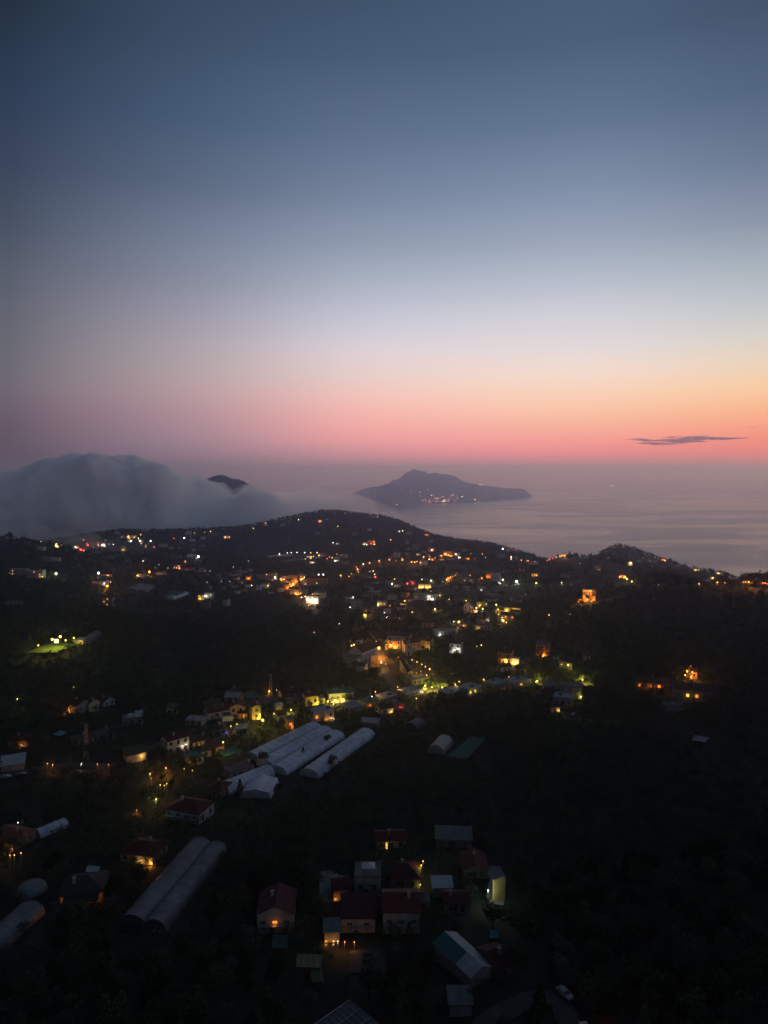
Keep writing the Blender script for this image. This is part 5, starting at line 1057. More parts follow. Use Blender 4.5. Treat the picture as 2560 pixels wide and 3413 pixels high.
# orange left village and its road
many([(935,1929,'o',3),(946,1931,'w',2),(976,1948,'o',4),(971,1954,'a',2),(957,1962,'o',2),(985,1940,'o',2),(990,1981,'a',2),(1002,1992,'o',2),(1018,1988,'a',3),(1028,2017,'o',2),(1034,2014,'o',2),(1012,1930,'o',2)],'orange lamp along the glowing village street','lamps of the glowing village street')
S(1062,1915,'w',3,'left one of two white lamps above the long wine roof','lamps of the orange village',h=9); S(1078,1915,'w',3,'right one of two white lamps above the long wine roof','lamps of the orange village',h=9); S(1048,1921,'r',2,'red light at the left end of the long wine roof','lamps of the orange village',h=9)
S(1006,1991,'w',2,'white lamp left of the bright bar','lamps of the orange village'); S(1042,1980,'a',2,'amber lamp between bar and twin gabled building','lamps of the orange village'); S(894,1951,'y',2,'yellow lamp at the lane junction','lamps of the orange village'); S(839,1951,'w',2,'white lamp left of the white box','lamps of the orange village'); S(807,1943,'a',1,'small amber lamp on the left of the orange village','lamps of the orange village'); S(1014,1924,'g',2,'greenish lamp right of the narrow orange house','lamps of the orange village')
many([(1136,1918,'o',3),(1164,1921,'o',2),(1172,1912,'o',2),(1192,1897,'o',3),(1194,1906,'o',2),(1188,1890,'o',2),(1211,1880,'a',3),(1232,1876,'o',3),(1264,1869,'o',3),(1298,1866,'o',3),(1320,1868,'o',2),(1342,1866,'o',3),(1372,1873,'o',3),(1382,1874,'o',3),(1390,1872,'o',3),(1412,1856,'o',3),(1433,1855,'o',2)],'orange lamp along the winding hill road','lamps of the winding hill road')
S(1244,1903,'a',2,'upper amber lamp beside the winding hill road','lamps under the winding road'); S(1249,1914,'w',2,'white lamp under the upper amber one beside the winding hill road','lamps under the winding road'); S(1251,1923,'r',3,'red lamp under the white one beside the winding hill road','lamps under the winding road'); S(1233,1905,'w',1,'faint white lamp left of the upper amber one','lamps under the winding road')
S(1471,1852,'o',3,'broad orange glow left of the palazzo','lamps of the sea slope'); S(1529,1858,'w',3,'white lamp, left of the pair right of the palazzo','lamps of the sea slope'); S(1535,1858,'a',2,'amber lamp, right of the pair right of the palazzo','lamps of the sea slope'); S(1569,1845,'y',1,'yellow lamp above the orange windowed house','lamps of the sea slope'); S(1608,1846,'o',2,'lone orange lamp in the sea slope wood','lamps of the sea slope'); S(1582,1862,'r',1,'red lamp right of the orange windowed house','lamps of the sea slope')
S(1704,1856,'p',3,'pinkish lamp right of the grey gable house','lamps of the sea slope'); S(1704,1863,'w',2,'white lamp below the pinkish one right of the grey gable house','lamps of the sea slope'); S(1676,1829,'w',3,'white lamp on the coast crest','lamps of the sea slope'); S(1619,1807,'w',1,'tiny white lamp on the skyline of the sea slope','lamps of the sea slope')
many([(1692,1834,'o',1),(1698,1834,'o',1),(1710,1834,'r',1),(1722,1834,'o',1),(1738,1834,'a',2),(1757,1840,'o',2),(1762,1841,'o',2)],'red orange lamp along the coast crest road','lamps of the coast crest road')
many([(1824,1856,'o',2),(1832,1853,'r',2),(1842,1852,'r',2),(1856,1853,'o',2),(1866,1852,'a',2),(1874,1851,'o',3),(1882,1850,'o',3),(1880,1855,'r',2)],'red orange lamp of the cluster right behind the knoll','lamps of the cluster behind the knoll')
S(1331,1771,'w',2,'white lamp, left of two on the upper sea slope','lamps of the upper sea slope'); S(1342,1769,'g',2,'greenish white lamp, right of two on the upper sea slope','lamps of the upper sea slope'); S(1340,1735,'r',2,'pinkish red lamp on the skyline of the central hill','lamps of the upper sea slope'); S(1451,1771,'r',2,'red lamp above the pink lit house','lamps of the upper sea slope'); S(1302,1799,'p',2,'pink lamp on the right side of the central hill','lamps of the upper sea slope')
# central hill
many([(932,1846,'w',2),(958,1843,'w',2),(971,1842,'w',2),(990,1841,'w',2),(1016,1842,'w',2),(1036,1843,'a',2),(1057,1842,'w',2)],'white lamp in the string along the hill terrace','string of lamps on the hill terrace')
many([(1018,1863,'a',2),(1035,1861,'p',2),(1045,1854,'a',2),(1055,1858,'o',1),(1090,1862,'r',2),(1098,1856,'r',2),(1107,1859,'a',2),(1123,1847,'o',2),(1137,1850,'y',1)],'coloured lamp below the string on the hill terrace','coloured lamps below the terrace string')
S(1110,1809,'w',2,'white lamp alone on the hill flank','lamps of the central hill'); S(995,1732,'g',2,'white lamp left of the red orange house','lamps of the central hill'); S(963,1738,'o',1,'orange lamp on the left of the upper hill','lamps of the central hill'); S(1126,1754,'y',2,'yellow lamp above the ploughed terraces','lamps of the central hill'); S(1303,1800,'r',1,'red dot at the right of the central hill','lamps of the central hill'); S(845,1761,'y',2,'yellow lamp at the foot of the left hill flank','lamps of the central hill'); S(828,1745,'w',1,'faint white lamp on the left hill skyline','lamps of the central hill')
# left hills
S(187,1912,'g',4,'bright white street lamp right of the big pale block','lamps of the left hillside',h=7); S(329,1910,'w',4,'bright white street lamp above the long white house','lamps of the left hillside',h=7); S(498,1906,'o',4,'tall orange lamp between the two white houses','lamps of the left hillside'); S(358,1953,'o',4,'orange lamp under the lit gable end','lamps of the left hillside'); S(369,1940,'a',2,'small amber lamp right of the lit gable end','lamps of the left hillside')
S(617,1871,'o',3,'orange lamp above the red orange house','lamps of the left hillside'); S(661,1855,'w',4,'tall white lamp right of the white flat house','lamps of the left hillside',h=7); S(654,1861,'g',1,'greenish lamp under the tall white lamp','lamps of the left hillside'); S(477,1870,'w',2,'white lamp in the dark below the fog','lamps of the left hillside'); S(560,1893,'w',1,'white dot left of the red orange house','lamps of the left hillside'); S(530,1882,'p',1,'faint pink lamp on the dark terraces','lamps of the left hillside'); S(517,1892,'y',1,'faint yellow lamp on the dark terraces','lamps of the left hillside')
S(614,1793,'w',3,'white lamp right below the wooded ridge','lamps below the wooded ridge'); S(502,1803,'g',3,'greenish white lamp at the left below the wooded ridge','lamps below the wooded ridge'); S(649,1777,'y',2,'yellow lamp at the end of the wooded ridge','lamps below the wooded ridge'); S(702,1771,'a',2,'amber lamp in the ridge gap','lamps below the wooded ridge'); S(682,1774,'y',1,'faint yellow lamp in the ridge gap','lamps below the wooded ridge')
many([(515,1824,'r',2),(512,1822,'r',1),(598,1826,'r',1),(486,1822,'o',2),(471,1812,'a',2),(486,1816,'y',1)],'small red or orange lamp at the foot of the ridge village','small lamps at the foot of the ridge village')
S(580,1794,'r',2,'streak of red light under the wooded ridge','lamps below the wooded ridge'); many([(278,1799,'o',2),(290,1812,'r',2),(293,1817,'r',3),(327,1814,'p',2),(329,1819,'p',2),(340,1817,'p',3),(346,1816,'w',3),(348,1808,'w',1),(352,1800,'w',1),(378,1815,'w',2),(262,1824,'r',3),(272,1832,'r',2),(250,1822,'g',2),(312,1825,'y',1),(432,1797,'w',3),(439,1797,'w',2),(461,1794,'g',2),(469,1782,'p',2),(453,1783,'g',2)],'lamp of the village half hidden in fog','lamps of the fog village')
S(188,1784,'a',3,'amber lamp at the tip of the fog ridge','lamps of the fog ridge tip'); S(204,1781,'a',1,'fainter amber lamp near the tip of the fog ridge','lamps of the fog ridge tip'); S(137,1801,'w',1,'tiny lamp in the fog above the far left crest','lamps of the fog ridge tip')
S(683,1987,'w',2,'white lamp between the two valley edge houses','lamps of the valley edge'); S(708,1982,'w',2,'white lamp at the right of the valley edge houses','lamps of the valley edge'); S(800,1892,'o',1,'orange dot on the dark slope','lamps of the valley edge'); S(778,1890,'w',1,'white dot on the dark slope','lamps of the valley edge'); many([(686,1903,'o',1),(700,1903,'g',1),(738,1938,'w',1),(766,1938,'w',1),(690,1940,'g',1)],'faint lamp among the terraced gardens','faint lamps among the terraced gardens')
S(1131,2079,'p',2,'faint pink lamps in the valley trees below the middle village','lamps of the valley edge'); S(1047,2107,'p',1,'faint lamp deep in the valley wood','lamps of the valley edge')
many([(2376,1925,'a',2),(2391,1941,'o',3),(2416,1942,'o',2),(2330,1945,'o',2)],'orange lamp behind the near crest','lamps behind the near crest')
many([(2478,1940,'o',2),(2486,1940,'o',2),(2496,1940,'o',3),(2506,1942,'o',3),(2543,1943,'r',2),(2550,1944,'o',3),(2558,1946,'r',2)],'red orange lamp of the row on the right skyline','row of lamps on the right skyline')
S(2208,1866,'r',2,'red lamp beside the coast umbrella pines','lamps of the coast ridge'); S(2145,1859,'r',1,'dim red lamp left of the coast umbrella pines','lamps of the coast ridge'); S(2027,1859,'a',1,'dim amber lamp on the left side of the coast ridge','lamps of the coast ridge')
# floodlit pitch on the left
for u, v, sz, lb in [(174,2131,4,'brightest floodlight mast of the small pitch'),(201,2122,4,'tall floodlight mast right of the brightest one'),(219,2134,3,'lower floodlight mast on the far side of the pitch'),(246,2126,3,'rightmost floodlight mast of the pitch'),(128,2151,3,'leftmost floodlight mast of the pitch')]:
    S(u, v, 'y', sz, lb, 'floodlights of the small pitch', h=9, name='floodlight_mast', cat='floodlight')
Hs(244,281,2127,2146,6,-10,'hip','white','white','',[(.4,.5,'y',2)],'white and green marquee at the right end of the floodlit pitch',name='marquee',cat='marquee',win=False,chim=False)
pb = hit(188,2152); bd = empty('glowing_board', pb); tag(bd, 'blank white board standing at the edge of the floodlit pitch', 'board'); MB().box(-1.6,1.6,-.1,.1,2,5).build('panel', LITM['w'], bd); MB().tube((-1.2,0,-1),(-1.2,0,2),.1).tube((1.2,0,-1),(1.2,0,2),.1).build('leg', M_METAL, bd)  # white board given a glow of its own in the panel material

# ------------------------------------------------------------------ masts, poles, cars
def lattice(u, vb, vt, wd, label, lampv=None):
    p = hit(u, vb); h = (vb-vt)/F*p.y; mb = MB()
    for sx in (-1, 1):
        for sy in (-1, 1): mb.tube((sx*wd, sy*wd, -2), (sx*wd*.35, sy*wd*.35, h), .10, .07, 4)
    n = int(h/2.2)
    for k in range(n):
        a, b = 1-.65*k/n, 1-.65*(k+1)/n; z0, z1 = h*k/n, h*(k+1)/n
        for s in (-1, 1):
            mb.tube((-wd*a, s*wd*a, z0), (wd*b, s*wd*b, z1), .05, n=4); mb.tube((wd*a, s*wd*a, z0), (-wd*b, s*wd*b, z1), .05, n=4)
            mb.tube((s*wd*a, -wd*a, z0), (s*wd*b, wd*b, z1), .05, n=4)
    root = empty('lattice_mast', p); tag(root, label, 'mast'); mb.build('lattice', M_METAL, root)
    MB().tube((-1.6, 0, h-.4), (1.6, 0, h-.4), .09).tube((-1.2, 0, h-1.6), (1.2, 0, h-1.6), .09).build('crossarm', M_METAL, root)
    if lampv: bulb(root, (-wd*.6, -wd-.2, (vb-lampv)/F*p.y), 'o', 3, p.y, 'mast_lamp')
    guard([p, p+Vector((0, 0, h))], p.y, 3, .25); return root
lattice(902, 2322, 2246, 1.0, 'lattice mast with an orange light behind the lit lane houses', 2302)
lattice(287, 2532, 2412, .9, 'tall thin lattice mast beside the lower road')
def pole(u, vb, vt, label, arm=True):
    p = hit(u, vb); h = (vb-vt)/F*p.y
    o = MB().tube((0, 0, -1), (0, 0, h), .14, .09, 7).build('utility_pole', M_POST); o.location = p; tag(o, label, 'pole', 'utility poles')
    if arm: MB().tube((-.8, 0, h-.5), (.8, 0, h-.5), .05).build('crossarm', M_POST, o)
for a in [(718,2402,2330,'slim pole in front of the red roofed white house'),(876,2322,2290,'short pole beside the green sheet roofed shed'),(468,2776,2734,'pole above the red hipped house'),(1420,2808,2748,'pole left of the slate grey shed'),(644,2630,2600,'pole between big balcony house and plum roof'),(440,2484,2455,'pole left of the cream walled barn'),(1763,2000,1958,'tall antenna pole left of the blazing villa'),(738,2490,2432,'pole carrying the yellow lane lamp'),(1701,2180,2120,'orange tinted pole behind the orange fronted house'),(1742,2180,2140,'pole right of the orange fronted house'),(1780,2560,2505,'thin pole in the grove on the right'),(2281,1894,1872,'tiny mast on the coast ridge')]: pole(*a)
M_CAR = {'white': mat('white_car_paint', (.22, .22, .23), .3, .1, 2, spec=.5), 'dark': mat('dark_car_paint', (.03, .03, .035), .3, .1, 2, spec=.5), 'red': mat('red_car_paint', (.18, .02, .02), .3, .1, 2, spec=.5)}
M_TYRE = mat('tyre_rubber', (.02, .02, .02), .9, .1, 3)
def car(u, v, yaw, paint, label, tail=False, head_=False):
    p = hit(u, v); p.z += .5; root = empty('parked_car' if not (tail or head_) else 'car', p, R(yaw)); tag(root, label, 'car', 'cars')
    pr = [(-2.1,.35),(-2.1,.8),(-1.7,.95),(-1.1,1.4),(.5,1.42),(1.1,.98),(2.0,.82),(2.15,.5),(2.1,.35)]
    n = len(pr); V = [(x, s*(.86 if z < 1 else .68), z) for s in (-1, 1) for x, z in pr]
    mesh('body', V, [tuple(range(n))[::-1], tuple(range(n, 2*n))]+[(i, (i+1) % n, n+(i+1) % n, n+i) for i in range(n)], M_CAR[paint], root)
    gl_ = MB()
    for s in (-1, 1): gl_.add([(-1.25, s*.80, .98), (.85, s*.80, .98), (.42, s*.70, 1.36), (-.98, s*.70, 1.36)], [(0, 1, 2, 3), (3, 2, 1, 0)])
    gl_.add([(.55, -.62, 1.40), (.55, .62, 1.40), (1.08, .74, 1.01), (1.08, -.74, 1.01)], [(0, 1, 2, 3), (3, 2, 1, 0)]); gl_.build('window', M_GLASS, root)
    for x in (-1.3, 1.3):
        for s in (-1, 1): MB().tube((x, s*.72, .33), (x, s*.90, .33), .33, n=12).build('wheel', M_TYRE, root)
    for s in (-1, 1):
        MB().box(-2.16, -2.101, s*.6-.18, s*.6+.18, .62, .8).build('tail_light', head('r', 30) if tail else M_CAR['red'], root)
        MB().box(2.06, 2.12, s*.6-.18, s*.6+.18, .6, .76).build('headlight', head('w', 30) if head_ else M_METAL, root)
    if tail: light_at((-2.9, 0, .7), 'r', 60*max(1, p.y/300), root, .2)
    if head_: light_at((2.9, 0, .7), 'w', 120*max(1, p.y/300), root, .2)
    PADS.append((p.x, p.y, 2.6)); guard([p+Vector((-2, 0, 0)), p+Vector((2, 0, 1.4))], p.y); return root
car(1882,3326,-62,'white','white car parked on the road near the bottom edge'); car(1955,3450,100,'red','car with glowing red tail lights at the very bottom edge', tail=True)
car(1910,2388,60,'white','small white car parked below the stepped pale block'); car(1325,2064,178,'dark','car with red tail lights on the dark road of the middle village', tail=True); car(1283,2061,-10,'dark','car with white headlights on the dark road of the middle village', head_=True)
car(722,2400,30,'white','white car beside the red roofed white house'); car(1270,2256,-70,'white','white car parked under the umbrella pine'); car(20,2598,20,'white','white car at the left edge below the lit road'); car(72,2590,24,'dark','dark car right of the white one below the lit road'); car(1128,2362,30,'dark','dark car at the lit lane end beside the leftmost terrace')

# ------------------------------------------------------------------ trees
def foliage(name, c1, c2, rnd_obj=True):
    m, nt, out, N, L = nodes(name)
    b = N('ShaderNodeBsdfDiffuse'); at_ = N('ShaderNodeAttribute'); at_.attribute_name = 'tone'
    oi = N('ShaderNodeObjectInfo'); ad = N('ShaderNodeMath'); ad.operation = 'MULTIPLY_ADD'; ad.inputs[1].default_value = .75; L(oi.outputs['Random'], ad.inputs[0]); L(at_.outputs['Fac'], ad.inputs[2])
    mx = N('ShaderNodeMix'); mx.data_type = 'RGBA'; mx.inputs[6].default_value = (*c1, 1); mx.inputs[7].default_value = (*c2, 1); L(ad.outputs[0], mx.inputs[0])
    L(mx.outputs[2], b.inputs['Color'])
    tr = N('ShaderNodeBsdfTranslucent'); L(mx.outputs[2], tr.inputs['Color']); ms = N('ShaderNodeMixShader'); ms.inputs[0].default_value = .25
    L(b.outputs[0], ms.inputs[1]); L(tr.outputs[0], ms.inputs[2]); L(ms.outputs[0], out.inputs['Surface']); return m
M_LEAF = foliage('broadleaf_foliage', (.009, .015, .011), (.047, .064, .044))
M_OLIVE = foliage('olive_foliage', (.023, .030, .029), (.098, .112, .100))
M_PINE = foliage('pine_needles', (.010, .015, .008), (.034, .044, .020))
def crown_pts(kind, n, r, h, rs):
    """centres of n leaf clumps in a crown of radius r whose top is at h"""
    if kind == 'cone':
        q = rs.uniform(.06, 1, n)**.7; a = rs.uniform(0, 6.283, n); rr = r*q*(0.55+.45*rs.uniform(0, 1, n)**.5)*(1+.25*np.sin(q*40))
        return np.stack([np.cos(a)*rr, np.sin(a)*rr, h*(1-q*.9)], -1)
    L_ = {'round': 7, 'olive': 6, 'pine': 9, 'shrub': 4}[kind]
    a = rs.uniform(0, 6.283, L_); q = rs.uniform(.15, .72, L_)
    if kind == 'pine': lc = np.stack([np.cos(a)*r*q, np.sin(a)*r*q, h-r*.34+rs.uniform(-.08, .10, L_)*r-q*r*.18], -1); lr = r*rs.uniform(.26, .42, L_); sq = .42
    else: lc = np.stack([np.cos(a)*r*q, np.sin(a)*r*q, h-r*.95+rs.uniform(-.45, .55, L_)*r], -1); lr = r*rs.uniform(.36, .58, L_); sq = .85
    k = rs.randint(0, L_, n); d = rs.normal(size=(n, 3)); d /= np.linalg.norm(d, axis=1)[:, None]
    rad = rs.uniform(.55, 1.05, n)**.6
    return lc[k]+d*(lr[k]*rad)[:, None]*np.array([1, 1, sq])
def quads(P, s, rs, flat=0.0):
    n = len(P); a = rs.normal(size=(n, 3)); a[:, 2] *= (1-flat); a /= np.linalg.norm(a, axis=1)[:, None]
    b = np.cross(a, rs.normal(size=(n, 3))); b /= np.linalg.norm(b, axis=1)[:, None]
    s1 = (s*rs.uniform(.6, 1.25, n))[:, None]; s2 = (s*rs.uniform(.35, .85, n))[:, None]
    return np.stack([P-a*s1, P-b*s2*rs.uniform(.5, 1, n)[:, None]+a*s1*.2, P+a*s1, P+b*s2], 1).reshape(-1, 3)
def set_tone(me, t):
    at_ = me.attributes.new('tone', 'FLOAT', 'FACE'); at_.data.foreach_set('value', np.asarray(t, np.float32))
PROTO = {}
def proto(kind, var):
    k = (kind, var)
    if k in PROTO: return PROTO[k]
    rs = np.random.RandomState(hash(kind) % 1000 if False else {'round': 1, 'olive': 2, 'pine': 3, 'cone': 4, 'shrub': 5}[kind]*31+var)
    r, h, n, s = {'round': (3.2, 7.4, 620, .36), 'olive': (2.7, 5.2, 560, .30), 'pine': (8.0, 16.0, 1500, .50), 'cone': (2.2, 9.5, 560, .36), 'shrub': (1.4, 2.0, 220, .26)}[kind]
    P = crown_pts(kind, n, r, h, rs); V = quads(P, s, rs)
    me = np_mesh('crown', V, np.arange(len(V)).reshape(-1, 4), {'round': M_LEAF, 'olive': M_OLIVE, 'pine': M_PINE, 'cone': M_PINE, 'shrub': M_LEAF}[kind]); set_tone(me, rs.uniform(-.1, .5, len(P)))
    mb = MB(); base = h-r*1.1 if kind != 'pine' else h-r*.5
    if kind == 'cone': mb.tube((0, 0, -1.5), (0, 0, h*.9), .22, .04, 6)
    else:
        rt = .055*h**.8*(.8 if kind == 'pine' else .7); top = Vector((rs.uniform(-.3, .3), rs.uniform(-.3, .3), base)); mb.tube((0, 0, -1.5), top, rt, rt*.65, 7)
        for i in range(5 if kind != 'shrub' else 2):
            a = i*1.26+rs.uniform(0, .6); e = Vector((math.cos(a)*r*.6, math.sin(a)*r*.6, h-r*(.5 if kind != 'pine' else .3))); mb.tube(top-Vector((0, 0, .3*i)), e, rt*.5, rt*.12, 5)
    tm = bpy.data.meshes.new('trunk'); tm.from_pydata(mb.v, [], mb.f); tm.update(); tm.materials.append(M_WOOD)
    PROTO[k] = (tm, me, r, h); return PROTO[k]
NTREE = [0]
def tree(p, kind, scale, label, group=None, name=None, sz=1.0, var=None):
    var = NTREE[0] % 4 if var is None else var; NTREE[0] += 1
    tm, cm, r, h = proto(kind, var)
    name = name or {'round': 'broadleaf_tree', 'olive': 'olive_tree', 'pine': 'umbrella_pine', 'cone': 'conifer_tree', 'shrub': 'shrub'}[kind]
    o = bpy.data.objects.new(name, None); COL.objects.link(o); o.location = p; o.rotation_euler = (0, 0, rnd.uniform(0, 6.28)); o.scale = (scale, scale, scale*sz)
    tag(o, label, 'tree' if kind != 'shrub' else 'shrub', group)
    for nm, m in (('trunk', tm), ('crown', cm)):
        c = bpy.data.objects.new(nm, m); COL.objects.link(c); c.parent = o
    PADS.append((p[0], p[1], r*scale*.75)); return o
def T(u, v, hpx, kind, label, group=None, Y=None, sz=1.0, g=True, name=None):
    p = hit(u, v, 0, Y); h0 = proto(kind, 0)[3]; sc_ = hpx/F*p.y/h0/sz
    o = tree(p, kind, sc_, label, group, sz=sz, name=name)
    if g: r = proto(kind, 0)[2]*sc_; guard([p+Vector((-r, 0, h0*sc_*sz*.4)), p+Vector((r, 0, h0*sc_*sz))], p.y, 0, 0)
    return o
T(1233,2322,84,'pine','tall umbrella pine with a lit trunk beside the church road')
T(1250,2268,50,'round','round dark tree beside the church wall above the umbrella pine'); 
T(1782,2288,18,'shrub','lit shrub under the spreading yellow lit tree')
T(1002,2415,72,'cone','tall dark conifer in front of the red roofed yellow house'); T(1022,2395,55,'round','dark round tree beside the tall conifer'); T(888,2400,55,'round','dark tree hiding the lit yard of the yellow house'); T(940,2440,48,'round','broad black tree before the brick block'); T(905,2425,40,'cone','pointed black tree left of the broad black one'); T(880,2412,20,'shrub','lit shrub round the brightest yellow lane lamp'); T(785,2425,16,'shrub','vines lit yellow under the pink gable house')
T(1166,2348,34,'round','larger garden tree right of the white villa'); T(1070,2350,18,'shrub','lit shrub by the yellow corner lamp')
T(1010,2528,44,'cone','small leaning tree in front of the polytunnel side'); T(1092,2482,36,'round','bushy tree at the right side of the joined polytunnels'); T(880,2552,50,'round','dark tree at the near end of the joined polytunnels'); T(1108,2560,46,'round','dark tree growing against the long separate polytunnel'); T(1092,2610,40,'round','dark tree at the near end of the long separate polytunnel'); T(800,2655,66,'cone','dark conifer before the short polytunnel'); T(930,2650,44,'round','tree at the right end of the low pale greenhouse')
T(780,3100,150,'round','big dark tree right of the narrower twin polytunnel'); T(455,3072,22,'shrub','shrub growing at the near end of the twin polytunnel')
T(648,2566,50,'round','tree with lamps in its crown right of the teal deck'); T(612,2570,26,'round','tree lit by a lamp below the teal deck'); T(572,2625,30,'round','bush lit amber above the big balcony house'); T(540,2605,26,'round','tree beside the orange garden lamp')
T(60,2772,26,'round','garden tree lit above the terracotta roof'); T(90,2778,24,'round','second lit garden tree above the terracotta roof'); T(300,2540,70,'round','large tree beside the foot of the tall lattice mast'); T(1405,2905,30,'round','tree lit by a yellow lamp behind the hipped wine house'); T(1622,2985,24,'shrub','lit shrub under the pale floodlight')
T(1960,2005,24,'round','dark tree in front of the blazing villa'); T(1998,2006,30,'round','dark tree right of the blazing villa'); T(1941,2012,10,'shrub','shrub on the lit terraces of the villa'); T(2300,2232,30,'round','bush glowing red orange above the farmhouse lamps')
T(1028,1702,13,'pine','umbrella pine on top of the central hill'); T(906,1722,8,'pine','left one of two small umbrella pines on the hill skyline'); T(921,1721,8,'pine','right one of two small umbrella pines on the hill skyline'); T(268,1766,12,'pine','left umbrella pine of the pair on the fog ridge'); T(286,1766,12,'pine','right umbrella pine of the pair on the fog ridge'); T(333,1766,12,'round','tree standing above the fog ridge skyline'); T(641,1774,18,'round','round tree ending the wooded ridge'); T(110,1822,26,'round','feathery tree on the far left crest'); T(30,1800,28,'round','clump forming the top of the far left crest')
T(2176,1861,16,'pine','left umbrella pine on the coast ridge',Y=1560); T(2190,1862,15,'pine','right umbrella pine on the coast ridge',Y=1550); T(2480,1923,7,'pine','tiny umbrella pine low on the coast ridge')
T(1750,1896,18,'round','single round tree on the left shoulder of the knoll'); T(1905,1862,16,'round','tree on the top of the knoll'); T(1942,1864,18,'round','larger tree just right of the knoll top'); T(1968,1874,16,'round','tree on the right of the knoll top')
for u, v, hp, lb in [(2195,1960,36,'leftmost broad crown on the near right crest'),(2255,1962,42,'high broad crown on the near right crest'),(2300,1960,36,'third broad crown on the near right crest'),(2435,1968,42,'big domed crown on the near right crest'),(2510,1972,36,'crown near the right end of the near crest'),(2550,1972,30,'rightmost crown on the near crest')]: T(u, v, hp, 'round', lb, 'crowns on the near crest')
T(150,2205,34,'round','dark bush in front of the floodlit pitch'); T(205,2188,26,'round','round bush before the right end of the pitch'); T(268,2155,18,'round','bush beside the marquee'); T(160,2142,36,'round','tree lit by floodlights behind the pitch'); T(135,2148,40,'round','tall lit tree at the left of the pitch'); T(185,2135,30,'round','lit tree behind the brightest floodlight')
T(1580,2090,26,'round','big round pine like tree before the brick plum roofed house'); T(1544,2110,24,'round','dark tree left of the round one by the plum roofs'); T(1498,2114,14,'cone','small pointed tree in front of the wide pale bungalow')

for p_, hp, kd, lb, gp_ in PEND:
    h0 = proto(kd, 0)[3]; s_ = hp/F*p_.y/h0; r0_ = proto(kd, 0)[2]*s_
    q_ = Vector((p_.x+r0_*.35, p_.y+r0_*.95, 0)); q_.z = float(ground(q_.x, q_.y))-.2; tree(q_, kd, s_, lb, gp_)
    guard([q_+Vector((-r0_, 0, 1)), q_+Vector((r0_, 0, h0*s_))], q_.y, 0, 0)
# --- all other trees: nearest ones as things, the rest one woodland
CS = 4.0; GU0, GV0 = -700, 1480; GW, GH = int(4000/CS), int(2200/CS); GM = np.zeros((GH, GW), np.float32)
for u0, u1, v0, v1, Yg in GUARD:
    a, b, c, d = int((u0-GU0)/CS), int((u1-GU0)/CS)+1, int((v0-GV0)/CS), int((v1-GV0)/CS)+1
    if b <= 0 or a >= GW or d <= 0 or c >= GH: continue
    sl_ = GM[max(0, c):d, max(0, a):b]; np.maximum(sl_, Yg, out=sl_)
PA = np.array(PADS)
PAD_GRID = {}
for x, y, r in PADS: PAD_GRID.setdefault((int(x//40), int(y//40)), []).append((x, y, r))
def clear(x, y, r):
    for i in (-1, 0, 1):
        for j in (-1, 0, 1):
            for a, b, c in PAD_GRID.get((int(x//40)+i, int(y//40)+j), ()):
                if (x-a)**2+(y-b)**2 < (c+r)**2: return False
    return True
def hides(x, y, z, r, h):
    u, vt, vb = U0+F*x/y, V0-F*(z+h-H)/y, V0-F*(z+h*.25-H)/y; ru = r*F/y
    a, b, c, d = int((u-ru-GU0)/CS), int((u+ru-GU0)/CS)+1, int((vt-GV0)/CS), int((vb-GV0)/CS)+1
    if b <= 0 or a >= GW or d <= 0 or c >= GH: return False
    w_ = GM[max(0, c):max(0, d), max(0, a):max(0, b)]
    return w_.size > 0 and w_.max() > y+1
TW = np.random.RandomState(77)
cand = []
Yc = 70.0
while Yc < 2300:
    st = 5.6 if Yc < 450 else (7.2 if Yc < 800 else 9.5+Yc/700)
    n = int(1.56*Yc/st)
    xs = (np.arange(n)+TW.uniform(-.42, .42, n))*st-.78*Yc; ys = Yc+TW.uniform(-.42, .42, n)*st
    zs = ground(xs, ys); den = fbm(xs/140, ys/140, 3, 21)+.35*fbm(xs/38, ys/38, 2, 5); vil = fbm(xs/300+7, ys/300, 2, 31)
    for x, y, z, d, e in zip(xs, ys, zs, den, vil):
        if z < H-235: continue
        thr = -.66 if y < 800 else (-.18 if y < 1500 else -.22)
        if y < 460: thr = -.60
        u = U0+F*x/y; v = V0-F*(z-H)/y
        if d < thr and not (y > 1900): 
            if TW.rand() > .12: continue
        cand.append((x, y, z, u, v))
    Yc += st*.92
near_n = 0; WV, WT = [], []
